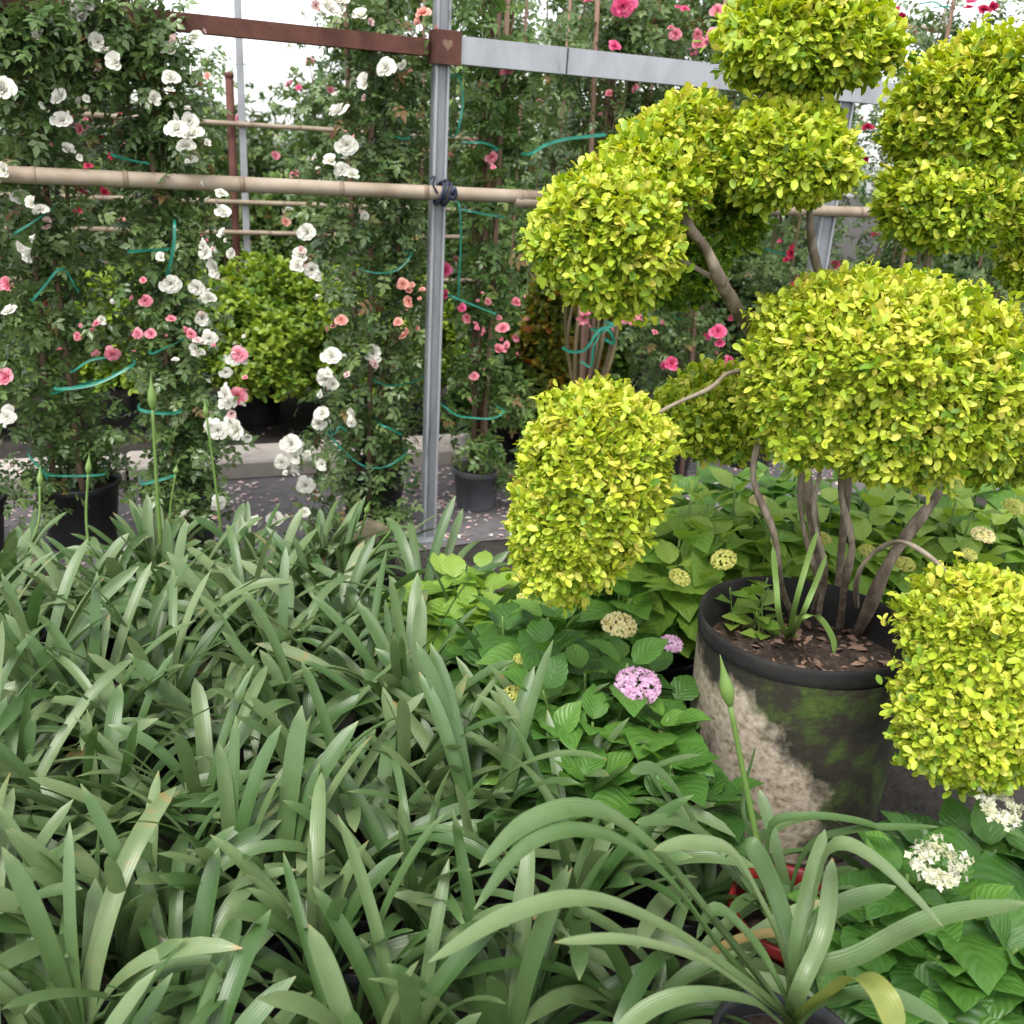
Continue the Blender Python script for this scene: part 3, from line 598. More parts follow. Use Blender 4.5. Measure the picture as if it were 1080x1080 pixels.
def bush(name, loc, w, d, h, n, mat, label, cat, group, scale=.05, tint=.5, z0=.1, trunk=True, per=6, tpl=T_SMALL, potd=None, lump=.12):
    t = thing(name, label, cat, loc, group); mb = MB()
    v = nrm(rnd(n)); v[:, 2] = np.abs(v[:, 2])*1.05-.25*rng.random(n); v = nrm(v)
    lp = 1+lump*(np.sin(v[:, 0]*5+loc[0]*3)*np.sin(v[:, 2]*6+1)+np.sin(v[:, 1]*7+v[:, 0]*4))
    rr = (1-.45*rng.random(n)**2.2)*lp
    P = v*rr[:, None]*[w/2, d/2, h-z0-.12]+[0, 0, z0+.12]
    P[:, 2] = np.maximum(P[:, 2], z0+.03*rng.random(n))
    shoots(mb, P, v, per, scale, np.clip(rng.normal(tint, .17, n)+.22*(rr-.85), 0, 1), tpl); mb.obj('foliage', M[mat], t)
    mb = MB()
    for k in range(7):
        a = rng.uniform(0, 2*pi); tube(mb, spline([[.02*cos(a), .02*sin(a), 0 if potd is None else .1], [w*.18*cos(a), d*.18*sin(a), h*.4], [w*.32*cos(a), d*.32*sin(a), h*.75]], 8), [.012]*8+[.006] if False else .009, 6)
    mb.obj('stems', M['cane'], t)
    if potd: pot(t, potd, .26, M['black_pot'])
    return t
for s_, o_, w_, h_, lb in [(-1.0, 2.1, 1.15, .86, 'clipped bright green bush at the left end of the row behind the kerb'),
                           (-.42, 2.1, 1.35, .84, 'fresh green bush in the middle of the gap between white rose columns'),
                           (.24, 2.0, 1.35, .86, 'green bush half hidden by the white rose left of the post')]:
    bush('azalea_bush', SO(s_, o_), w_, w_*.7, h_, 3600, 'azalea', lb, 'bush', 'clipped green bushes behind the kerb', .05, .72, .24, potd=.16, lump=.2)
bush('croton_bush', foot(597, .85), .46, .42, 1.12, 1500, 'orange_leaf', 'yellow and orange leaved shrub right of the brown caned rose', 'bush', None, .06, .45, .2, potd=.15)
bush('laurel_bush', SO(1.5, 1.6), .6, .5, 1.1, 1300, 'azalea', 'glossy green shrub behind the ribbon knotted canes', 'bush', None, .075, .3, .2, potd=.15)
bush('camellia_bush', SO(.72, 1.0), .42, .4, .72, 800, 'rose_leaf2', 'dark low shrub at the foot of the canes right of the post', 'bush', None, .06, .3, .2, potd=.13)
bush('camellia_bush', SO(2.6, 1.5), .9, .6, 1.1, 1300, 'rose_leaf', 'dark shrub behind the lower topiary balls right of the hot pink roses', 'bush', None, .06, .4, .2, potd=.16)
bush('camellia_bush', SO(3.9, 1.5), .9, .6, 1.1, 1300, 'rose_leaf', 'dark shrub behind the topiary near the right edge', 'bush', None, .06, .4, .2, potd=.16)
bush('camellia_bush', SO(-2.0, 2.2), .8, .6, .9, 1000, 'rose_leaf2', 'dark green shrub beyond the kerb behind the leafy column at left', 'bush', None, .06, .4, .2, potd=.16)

for i, (px, off, lb) in enumerate([(-20, 4.6, 'far left'), (90, 4.9, 'behind the leafy column at left'), (190, 5.0, 'behind the white column left of the sky gap'), (290, 4.8, 'below the sky gap'), (390, 4.7, 'left of the steel post'),
        (480, 4.6, 'right of the steel post'), (570, 4.6, 'behind the ribboned rose'), (670, 4.6, 'behind the hot pink rose'), (780, 4.6, 'behind the topiary'), (1000, 4.6, 'behind the right topiary half')]):
    bush('hedge_shrub', foot(px, off), 1.05, .8, rng.uniform(1.2, 1.4), 1000, 'rose_leaf2', 'far loose shrub in the back row, '+lb, 'bush', 'distant shrubs of the back row', .085, .5, .05, potd=None)
# background trellis behind the kerb: thin posts and bamboo rails
def PT(px, off): return foot(px, off)
gp = PT(262, 2.82)
t = thing('thin_post', 'thin pale grey steel pole standing in the sky gap', 'post', gp)
mb = MB(); box(mb, Z3*1.8, D, N, Z3, .042, .03, 3.6, .003); mb.obj('shaft', M['galv'], t, False)
mb = MB(); box(mb, Z3*.006, D, N, Z3, .12, .12, .012, .003); mb.obj('base_plate', M['galv_dark'], t, False)
t = thing('rusty_pole', 'rusty brown pole just left of the thin grey pole', 'post', PT(251, 2.84))
mb = MB(); tube(mb, [Z3*0, Z3*1.0, Z3*1.97], .026, 10); mb.obj('shaft', M['rust'], t); mb = MB(); tube(mb, [Z3*1.96, Z3*1.985], [.03, .03], 10); mb.obj('cap', M['rust'], t)
ze = [(132, 'topmost'), (215, 'second from the top'), (246, 'third from the top'), (296, 'lowest')]
for i, (y, lb) in enumerate(ze):
    p = RP(262, y, 2.78)
    sc = (p-B1)@D; bamboo(SO(sc-1.6, 2.78, p[2]), SO(sc+1.9, 2.78, p[2]+.01), .016, f'thin background bamboo rail, {lb} of the four crossing the thin grey pole', 'thin background bamboo rails', 20+i)
p = RP(985, 32, 1.9); bamboo(SO((p-B1)@D-1., 1.9, p[2]), SO((p-B1)@D+2., 1.9, p[2]), .02, 'thin bamboo rail high up at the right, above the topiary', 'thin background bamboo rails', 31)
# trees beyond
GT = 'trees beyond the rose rows'
def tree(loc, h, w, n, label, seed, z0=.5, scale=.11):
    t = thing('background_tree', label, 'tree', loc, GT); mb = MB(); g = rng
    tr = spline([[0, 0, 0], [.06, .02, h*.3], [-.05, .03, h*.6], [.04, 0, h*.9]], 16); tube(mb, tr, np.linspace(.09, .02, len(tr)), 9)
    tips = []
    for k in range(16):
        b = tr[int(g.integers(4, len(tr)-1))]; a = g.uniform(0, 2*pi); L = w*.5*g.uniform(.5, 1.)
        e = b+[L*cos(a), L*sin(a), L*g.uniform(.1, .7)]; pth = spline([b, (b+e)/2+[0, 0, .1], e], 8); tube(mb, pth, np.linspace(.03, .008, len(pth)), 6); tips += [e, (b+e)/2]
    mb.obj('trunk', M['bark'], t)
    tips = np.array(tips+[tr[-1]]); mb = MB()
    c = tips[g.integers(0, len(tips), n)]; P = c+nrm(rnd(n))*(w*.24*g.random(n)**.6)[:, None]*[1, 1, .8]
    P = P[P[:, 2] > z0]
    shoots(mb, P, nrm(P-[0, 0, h*.5]), 5, scale, np.clip(rng.normal(.45, .2, len(P)), 0, 1), T_TREE, 1.0); mb.obj('crown', M['tree_leaf'], t)
for i, (px, off, h, w, lb) in enumerate([(-60, 7, 3.6, 2.2, 'dark tree at far left beyond the rose rows'), (70, 8.5, 3.0, 2.0, 'low dark tree behind the leafy column at left'),
        (395, 6.2, 4.2, 2.0, 'tall tree right of the sky gap behind the white rose'), (490, 7.2, 4.2, 2.4, 'tall tree rising behind the steel post'), (590, 6.6, 4.2, 2.2, 'tall tree above the ribbon knotted canes'),
        (690, 7.0, 4.2, 2.4, 'tall tree behind the hot pink roses over the grey rail'), (800, 6.8, 4.2, 2.4, 'tall tree behind the upper topiary balls'), (1010, 7.6, 3.3, 2.2, 'lower tree behind the right topiary half'), (1120, 7, 3.8, 2.2, 'tree at the far right edge'), (215, 9.5, 1.75, 2.2, 'distant low tree at the left of the sky gap'), (300, 10., 1.7, 2.4, 'distant low tree at the right of the sky gap')]):
    tree(foot(px, off), h, w, 900, lb, i)

# ------------------------------------------------------------------ golden cloud topiary
top = thing('cloud_topiary', 'golden leaved cloud pruned topiary in a large mossy black rimmed planter', 'topiary', PC)
mb = MB(); RR = .272
lathe(mb, [(.03, 0), (RR*.915, 0), (RR*.925, .012), (RR*.945, .18), (RR*.965, .36), (RR*.98, .508)], 64, .006, 1)
pl = mb.obj('planter', M['planter'], top)
mb = MB(); lathe(mb, [(RR*.980, .508), (RR*.986, .510), (RR*.994, .525), (RR*.994, .543), (RR*.988, .553), (RR*.972, .555), (RR*.955, .545), (RR*.93, .48), (RR*.90, .38)], 64, .016, 1); mb.obj('rim', noisemat('dusty_black_rim', [(.3, (.008, .008, .009)), (.55, (.02, .018, .017)), (.8, (.065, .055, .042))], 9, .8, 0, .4, .004), pl)
mb = MB(); g = np.random.default_rng(3)
k = 48; rings = [(RR*.925, .445), (RR*.75, .442), (RR*.55, .448), (RR*.35, .456), (RR*.15, .46), (.002, .46)]
lathe(mb, rings, k, .01, .5)
mb.v[-1][:, 2] += g.normal(0, .006, len(mb.v[-1])); mb.obj('soil', M['soil'], pl)
mb = MB(); n = 160; a = g.uniform(0, 2*pi, n); r = RR*.85*np.sqrt(g.random(n)); P = np.stack([r*np.cos(a), r*np.sin(a), .459+.012*g.random(n)-.018*(r/RR)], 1)
mb.inst(T_ROSE1, P, rnd(n)*[1, 1, .15], Z3+rnd(n, .4), g.uniform(.015, .04, n), g.random(n))
ll_ = mb.obj('leaf_litter', noisemat('bark_litter', [(.3, (.14, .08, .05)), (.7, (.36, .23, .17))], 12, .9), pl); ll_['kind'] = 'stuff'
def q(x, y, Y): return PY(x, y, Y)-PC
YC = PC[1]
base = lambda x, y: PZ(x, y, .42)-PC
stems = [
  ('bark', .016, [base(838, 662), q(820, 590, YC-.02), q(800, 512, YC-.05), q(800, 430, YC-.02)]),
  ('bark', .012, [base(862, 655), q(857, 600, YC+.02), q(843, 498, YC+.03), q(840, 430, YC)]),
  ('bark', .011, [base(868, 668), q(866, 600, YC-.0), q(862, 520, YC-.02), q(866, 440, YC)]),
  ('bark', .016, [base(882, 668), q(897, 600, YC-.02), q(893, 560, YC), q(892, 500, YC), q(905, 420, YC)]),
  ('bark', .021, [base(900, 676), q(925, 615, YC), q(962, 560, YC+.05), q(990, 515, YC+.1), q(1018, 470, YC+.2), q(1050, 440, YC+.28)]),
  ('bark_pale', .010, [base(905, 655), q(908, 610, YC-.05), q(920, 580, YC-.1), q(945, 571, YC-.2), q(975, 581, YC-.3), q(1000, 612, YC-.38), q(1020, 680, YC-.42)]),
  ('bark', .020, [base(872, 650), q(850, 520, YC+.15), q(815, 400, YC+.2), q(771, 310, YC-.02), q(745, 265, YC-.07), q(722, 238, YC-.1), q(732, 215, YC-.1), q(742, 168, YC-.02)]),
  ('bark_pale', .012, [q(812, 395, YC+.2), q(772, 315, YC+.02), q(740, 284, YC-.03), q(690, 265, YC-.02), q(640, 262, YC-.05)]),
  ('bark', .018, [base(885, 655), q(895, 520, YC+.12), q(890, 400, YC+.15), q(864, 280, YC+.1), q(856, 215, YC+.05), q(843, 150, YC+.03), q(842, 60, YC+.05)]),
  ('bark', .017, [q(895, 430, YC+.15), q(960, 340, YC+.25), q(977, 280, YC+.28), q(1000, 220, YC+.26), q(1010, 140, YC+.3)]),
  ('bark_pale', .009, [q(830, 400, YC+.1), q(780, 392, YC-.05), q(748, 407, YC-.12), q(706, 430, YC-.2), q(640, 480, YC-.2), q(615, 520, YC-.2)]),
  ('bark', .012, [q(815, 420, YC+.2), q(780, 430, YC+.25), q(745, 445, YC+.28)]),
  ('bark', .012, [q(1018, 470, YC+.2), q(1050, 380, YC+.35), q(1085, 285, YC+.4)]),
]
for mt, r, pts in stems:
    mb = MB(); P = spline(pts, 30); P += np.stack([.009*np.sin(np.linspace(0, 13, len(P))+r*900), .006*np.cos(np.linspace(0, 9, len(P))), 0*P[:, 0]], 1)
    tube(mb, P, (.66 if r < .02 else .8)*np.linspace(r, r*.6, len(P))*(1+.16*np.sin(np.linspace(0, 23, len(P))+r*500)), 9); mb.obj('branch', M[mt], top)
def ball(cx, cy, Y, rx, ry, n, tint=.62, flat=.72, rot=0., seed=0):
    n = int(n*2.15)
    g = np.random.default_rng(seed+100)
    c = PY(cx, cy, Y); dep = (c-CAM)@FW; Rx, Rz = (rx-11)/F*dep, (ry-11)/F*dep*1.03
    v = nrm(g.normal(0, 1, (n, 3)))
    # lumpy cloud surface: several overlapping lobes
    k = 9; ld = nrm(g.normal(0, 1, (k, 3))); la = g.uniform(.05, .19, k)
    lump = sum(a*np.maximum(0, v@d)**4 for a, d in zip(la, ld))-.08
    inner = g.random(n)**2.0; rr = (1-.42*inner)*(1+lump)*(1+.05*g.normal(size=n)*(g.random(n) < .35))*(1+.20*g.random(n)*(g.random(n) < .14))
    kc = int(26+n/40); cd = nrm(g.normal(0, 1, (kc, 3))); co = g.normal(0, .06, kc); dd = v@cd.T; near_ = np.argmax(dd, 1)
    rr = rr*(1+co[near_]+.05*(dd[np.arange(n), near_]-.95)/.05*.6)
    P = v*rr[:, None]*[Rx, Rx*.95, Rz]
    lo = P[:, 2] < 0; P[lo, 2] *= flat
    P[:, 2] += Rz*(1-flat)*.25
    tb = np.clip(tint+g.normal(0, .16, n)-.42*inner+.10*v[:, 2], 0, 1)     # new shoot tips yellower than old inner leaves; lit tops painted lighter by height
    mb = MB(); nn = nrm(v/[1, 1, 1]+[0, 0, .25]); m = MB()
    for j in range(6):
        y = nrm(nn*.55+g.normal(0, .62, (n, 3))+Z3*.18); z = nrm(Z3*.55+nn*.5+g.normal(0, .3, (n, 3)))
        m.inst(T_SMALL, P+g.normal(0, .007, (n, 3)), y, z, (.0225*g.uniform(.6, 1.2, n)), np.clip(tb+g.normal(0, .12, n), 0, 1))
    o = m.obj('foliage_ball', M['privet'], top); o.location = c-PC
    return o
ball(848, 46, YC+.05, 86, 62, 1700, .62, .8, 0, 1)
ball(826, 174, YC-.02, 76, 60, 1700, .62, .75, 0, 2)
ball(684, 203, YC-.03, 58, 52, 900, .62, .8, 0, 33)
ball(724, 158, YC+.04, 66, 46, 1100, .64, .7, 0, 3)
ball(640, 250, YC-.08, 82, 74, 1900, .64, .8, 0, 4)
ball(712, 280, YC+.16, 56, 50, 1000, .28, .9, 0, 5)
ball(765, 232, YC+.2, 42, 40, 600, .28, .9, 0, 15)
ball(1014, 136, YC+.30, 86, 76, 2000, .62, .8, 0, 6)
ball(1002, 222, YC+.26, 80, 50, 1400, .56, .8, 0, 7)
ball(905, 366, YC-.02, 116, 78, 2600, .68, .82, 0, 8)
ball(862, 405, YC-.06, 84, 92, 2200, .66, .9, 0, 16)
ball(965, 410, YC-.08, 104, 94, 2500, .66, .9, 0, 17)
ball(632, 480, YC-.2, 72, 66, 1500, .70, .85, 0, 9)
ball(598, 555, YC-.22, 68, 78, 1500, .68, .95, 0, 19)
ball(618, 518, YC-.21, 76, 84, 1400, .68, .95, 0, 29)
ball(748, 440, YC+.28, 66, 56, 1100, .58, .8, 0, 10)
ball(1045, 680, YC-.40, 86, 74, 1700, .66, .9, 0, 11)
ball(1032, 755, YC-.44, 86, 86, 1800, .68, .95, 0, 18)
ball(1062, 452, YC+.28, 60, 74, 1100, .58, .8, 0, 12)
ball(1092, 272, YC+.4, 42, 60, 700, .58, .8, 0, 13)
# seedlings growing in the planter
def weed(px, py, h, nl, label, seed, wide=.03, ll=.09):
    p = PZ(px, py, .41); t = thing('weed_seedling', label, 'weed', p, 'weeds in the planter'); mb = MB(); mc = MB()
    for k in range(3):
        a = rng.uniform(0, 6.3); b = np.array([.02*cos(a), .02*sin(a), 0]); e = b+[.03*cos(a), .03*sin(a), h*rng.uniform(.7, 1)]
        pth = spline([b, (b+e)/2, e], 8); tube(mc, pth, .0025, 5)
        for i in range(nl):
            u = (i+.5)/nl; c = b+(e-b)*u; a2 = i*2.4+k; y = np.array([[cos(a2), sin(a2), .35]]); mb.inst(T_ROSE1, [c], y, [Z3+rnd(1, .3)[0]], ll*rng.uniform(.6, 1.1), rng.uniform(.3, .9))
    mc.obj('stem', M['scape'], t); mb.obj('foliage', M['hydr_light'], t)
weed(782, 676, .20, 5, 'leafy green weed seedling growing inside the planter rim at left', 1)
weed(812, 688, .14, 4, 'low weed seedling beside the stems on the planter soil', 2, ll=.07)
# grassy blades in the planter
def strap_leaf(mb, P, w, tint, fold=.45, twist=0., tip=.20, side0=None):
    """long strap leaf following a 3-D curve"""
    n = len(P); T = nrm(np.gradient(P, axis=0)); t = np.linspace(0, 1, n)
    hz = P[-1]-P[0]; hz[2] = 0; s = np.cross(nrm(hz[None])[0], Z3) if np.linalg.norm(hz) > 1e-4 else X3
    if side0 is not None: s = side0
    s = np.broadcast_to(s, (n, 3)); s = nrm(s-T*np.sum(s*T, 1)[:, None]); b = np.cross(s, T)
    tw = twist*t; s, b = s*np.cos(tw)[:, None]+b*np.sin(tw)[:, None], b*np.cos(tw)[:, None]-s*np.sin(tw)[:, None]
    ww = w*np.where(t < .12, .62+.38*t/.12, 1)*np.where(t > 1-tip, np.sqrt(np.clip(1-((t-(1-tip))/tip)**2, 0.004, 1))*.9+.1*(1-(t-(1-tip))/tip), 1)
    fa = fold*(1-.65*t)
    ks = (-1, -.5, 0, .5, 1); v = []; uv = []
    for k in ks:
        v.append(P+s*(k*ww/2*np.cos(fa))[:, None]+b*(abs(k)**1.3*ww/2*np.sin(fa))[:, None]); uv.append(np.stack([np.full(n, k*.5+.5), t], 1))
    f = [[c*n+i, (c+1)*n+i, (c+1)*n+i+1, c*n+i+1] for c in range(4) for i in range(n-1)]
    tt = np.clip(tint+.10*(t-.5), 0, .93 if tint < 1 else 1)
    tt = np.where(t > .965, np.maximum(tt, .93+.07*(rng.random() < .4)), tt)
    mb.add(np.vstack(v), f, np.tile(tt, 5), np.vstack(uv))
t = thing('grass_tuft', 'arching grassy tuft among the stems in the planter', 'grass', PZ(832, 676, .42)); mb = MB()
for pts in ([(832, 676), (838, 640), (852, 590), (862, 560)], [(832, 676), (842, 655), (862, 650), (878, 672), (880, 690)], [(832, 676), (822, 650), (818, 610), (815, 575)], [(832, 676), (845, 650), (858, 620), (872, 585)]):
    P = spline([PZ(832, 676, .42)]+[PY(x, y, YC-.12) for x, y in pts[1:]], 14)-np.array(t.location); strap_leaf(mb, P, .014, .8, .3, side0=X3)
mb.obj('foliage', M['scape'], t)

# ------------------------------------------------------------------ agapanthus
def agap_leaves(mb, n, hscale=1., spread=1., seed=0, wscale=1., base_r=.05):
    g = np.random.default_rng(seed)
    fans = g.integers(2, 4); fa = g.uniform(0, pi, fans); fc = [np.array([base_r*cos(a), base_r*sin(a), 0]) for a in g.uniform(0, 2*pi, fans)]
    for i in range(n):
        k = i % fans; az = fa[k]+(pi if g.random() < .5 else 0)+g.normal(0, .5)
        L = g.uniform(.27, .52)*hscale; e = radians(g.uniform(60, 90))-.25*spread*g.random(); bend = (radians(g.uniform(8, 40)) if g.random() < 1.0-.55*spread else radians(g.uniform(50, 125))*spread)+.1
        m = 15; ss = np.linspace(0, 1, m); e = e if i > 7 else radians(g.uniform(35, 68)); el = e-bend*ss**1.7; d = np.stack([np.cos(el)*cos(az), np.cos(el)*sin(az), np.sin(el)], 1)
        lat = np.array([-sin(az), cos(az), 0])*g.normal(0, .25); d = d+lat*(ss**1.5)[:, None]
        P = np.vstack([[0, 0, 0], np.cumsum(nrm(d)[:-1], 0)*L/(m-1)])+fc[k]
        P[:, 2] = np.maximum(P[:, 2], -.02)
        strap_leaf(mb, P, g.uniform(.024, .041)*wscale*(1 if g.random() > .15 else .7), g.uniform(.1, .9) if g.random() > .006 else 1.02, g.uniform(.3, .6), g.normal(0, .5))
def scape(parent, p0, p1, r=.006, bud=.05):
    p0, p1 = np.asarray(p0), np.asarray(p1); mb = MB(); d = nrm((p1-p0)[None])[0]
    side = np.array([d[1], -d[0], 0])*0+rnd(1, .012)[0]*[1, 1, 0]
    P = spline([p0, (p0+p1)/2+side, p1], 14); tube(mb, P, np.linspace(r*1.15, r*.8, len(P)), 8, .4); o = mb.obj('flower_stalk', M['scape'], parent)
    mb = MB(); T = nrm((P[-1]-P[-2])[None])[0]; u = np.linspace(0, 1, 12)
    prof = np.array([.9, 1.5, 2.0, 2.3, 2.2, 1.9, 1.45, 1.05, .75, .5, .28, .06])*r
    tube(mb, P[-1]+T*u[:, None]*bud*1.25, prof, 9, .75); mb.obj('bud', M['scape'], o)
ORD = ['first', 'second', 'third', 'fourth', 'fifth', 'sixth', 'seventh', 'eighth', 'ninth', 'tenth', 'eleventh', 'twelfth']
GA = 'agapanthus clumps crowded in the bed'
LOOK = ['upright leaved', 'arching leaved', 'drooping', 'loosely spreading', 'stiff leaved']
rows = [(-.46, 'row along the path'), (-.68, 'second row from the path'), (-.92, 'third row from the path'), (-1.17, 'fourth row from the path'), (-1.42, 'fifth row from the path'),
        (-1.67, 'fifth row from the viewer'), (-1.92, 'fourth row from the viewer'), (-2.16, 'third row from the viewer'), (-2.4, 'second row from the viewer'), (-2.64, 'row nearest the viewer')]
plants = []
for ri, (off, rname) in enumerate(rows):
    ps = []
    s = .6+rng.uniform(-.05, .05)
    while s > -4:
        p = SO(s, off+rng.normal(0, .035)); w = p-CAM
        x = 540+F*((p+Z3*.3-CAM)@RT)/((p+Z3*.3-CAM)@FW); y = 540-F*((p+Z3*.3-CAM)@UP)/((p+Z3*.3-CAM)@FW)
        if p[1] > .80 and -60 < x < 1000 and y < 1200 and x < 415+max(0, min(y-600, 270))*1.22 and np.linalg.norm((p-PC)[:2]) > .56: ps.append(p)
        s -= .25+rng.normal(0, .02)
    for i, p in enumerate(ps[::-1]): plants.append((p, rname, i, ri))
apl = []
for n_, (p, rname, i, ri) in enumerate(plants):
    sp = rng.uniform(.5, 1.5); lk = LOOK[0] if sp < .72 else LOOK[4] if sp < .9 else LOOK[1] if sp < 1.12 else LOOK[3] if sp < 1.3 else LOOK[2]
    t = thing('agapanthus', f'{lk} agapanthus, {ORD[i]} from left in the {rname}', 'agapanthus', p, GA)
    pot(t, .08, .11, M['black_pot'], (0, 0, 0)); mb = MB()
    agap_leaves(mb, int(rng.integers(26, 35)), rng.uniform(.9, 1.08)*{0: .66, 1: .78, 2: .9}.get(ri, 1), sp, 500+n_)
    fo = mb.obj('foliage', M['agap'], t); fo.location = (0, 0, .09); apl.append((t, np.array(p)))
def stalk_at(bx, by, tx, ty, Y, bud=.05, r=.0048):
    tip = PY(tx, ty, Y); bs = PY(bx, by, Y); d = [np.linalg.norm((q_-bs)[:2]) for _, q_ in apl]; t, q_ = apl[int(np.argmin(d))]
    b0 = q_+Z3*.2; b0 = b0*.5+np.array([bs[0], bs[1], .2])*.5
    scape(t, b0-q_, tip-q_, r, bud); 
for a in [(40, 620, 42, 512, 3.15, .06), (92, 640, 93, 500, 3.1, .06), (162, 560, 161, 432, 3.15, .10, .0068), (165, 740, 163, 628, 2.6, .07), (217, 580, 218, 440, 3.2, .05), (186, 560, 185, 500, 3.2, .03), (386, 620, 386, 542, 3.2, .045), (412, 640, 412, 560, 3.1, .04), (275, 740, 275, 640, 2.5, .03), (15, 650, 15, 630, 2.6, .06)]: stalk_at(*a)

# the foremost plant with long arching leaves, and its red-potted neighbour
def hero_leaf(mb, base, pts, w, tint, o, **k):
    P = spline([base]+[PY(x, y, Y) for x, y, Y in pts], 24)-o; strap_leaf(mb, P, w, tint, **k)
hb = PZ(835, 1085, .30)
hero = thing('agapanthus', 'large foremost agapanthus with long arching leaves and one yellowing blade', 'agapanthus', (hb[0], hb[1], 0), GA); o = np.array(hero.location)
pot(hero, .12, .26, M['black_pot'])
mb = MB()
for pts, w, tn in [
    ([(760, 985, 1.22), (690, 900, 1.22), (625, 856, 1.2), (560, 868, 1.16), (505, 915, 1.12)], .046, .55),
    ([(765, 1010, 1.18), (700, 925, 1.18), (630, 880, 1.16), (560, 890, 1.12), (500, 960, 1.08)], .036, .45),
    ([(775, 1030, 1.14), (700, 980, 1.10), (620, 950, 1.06), (540, 965, 1.03), (452, 1015, 1.0)], .034, .75),
    ([(780, 1040, 1.10), (735, 1012, 1.06), (660, 992, 1.02), (585, 994, 1.0)], .022, .85),
    ([(850, 1030, 1.18), (905, 1010, 1.18), (985, 970, 1.2), (1085, 952, 1.22)], .04, .6),
    ([(848, 1010, 1.2), (860, 950, 1.22), (880, 894, 1.2), (925, 910, 1.17), (995, 978, 1.12)], .036, .75),
    ([(822, 1000, 1.2), (800, 950, 1.22), (770, 900, 1.24), (730, 890, 1.22), (690, 897, 1.2)], .034, .85),
    ([(840, 1000, 1.2), (852, 940, 1.24), (870, 875, 1.28)], .026, .6),
    ([(850, 1010, 1.2), (880, 960, 1.25), (945, 935, 1.26)], .036, .45),
    ([(830, 1000, 1.24), (815, 940, 1.3), (790, 893, 1.32), (765, 905, 1.33)], .04, .35),
    ([(845, 1040, 1.14), (870, 980, 1.2), (878, 905, 1.26)], .028, .7),
    ([(795, 1060, 1.08), (740, 1050, 1.02), (690, 1062, 1.0), (640, 1100, .97)], .03, .7),
    ([(820, 1040, 1.15), (790, 990, 1.2), (755, 960, 1.22), (735, 990, 1.2)], .032, .5),
    ([(870, 1060, 1.1), (930, 1050, 1.08), (1000, 1080, 1.05)], .036, .4)]:
    hero_leaf(mb, hb+rnd(1, .014)[0], pts, w, tn, o)
mb.obj('foliage', M['agap'], hero)
mb = MB(); hero_leaf(mb, hb, [(875, 1052, 1.1), (905, 1032, 1.05), (930, 1050, 1.0), (950, 1095, .97)], .042, .5, o)
yl = mb.obj('yellowing_leaf', M['agap_y'], hero); yl['label'] = 'yellowing green streaked leaf'
rp_ = PZ(828, 1030, .12); rp_ = np.array([rp_[0], rp_[1]+.12, 0]); rp_ = PZ(838, 957, .26); rp_ = np.array([rp_[0], rp_[1], 0])
redp = thing('agapanthus', 'agapanthus in a red plastic pot at the foot of the mossy planter', 'agapanthus', rp_, GA); o = rp_
pot(redp, .12, .26, M['red_pot']); mb = MB(); b = rp_+Z3*.21
for pts, w, tn in [([(750, 900, 1.58), (715, 840, 1.60), (690, 812, 1.60), (665, 815, 1.55)], .034, .5), ([(790, 880, 1.55), (783, 840, 1.58), (797, 786, 1.62)], .016, .3),
                   ([(812, 880, 1.52), (850, 862, 1.5), (910, 868, 1.5), (950, 885, 1.5)], .024, .35), ([(850, 900, 1.52), (900, 876, 1.5), (990, 872, 1.5)], .022, .35),
                   ([(760, 900, 1.55), (715, 868, 1.52), (670, 868, 1.47)], .032, .5), ([(762, 905, 1.6), (700, 850, 1.7), (640, 848, 1.75)], .032, .5)]:
    hero_leaf(mb, b+rnd(1, .02)[0], pts, w, tn, o)
mb2 = MB(); agap_leaves(mb2, 5, .6, .4, 4242)
for v_, f_, t_, u_ in zip(mb2.v, mb2.f, mb2.t, mb2.uv): mb.add(v_*[.8, .8, 1]+[0, .02, .20], f_-f_.min(), t_, u_)
fo = mb.obj('foliage', M['agap'], redp)
scape(redp, Z3*.21+[-.03, 0, 0], PY(770, 744, 1.55)-rp_, .006, .085)
# hidden leaf in the planter rim

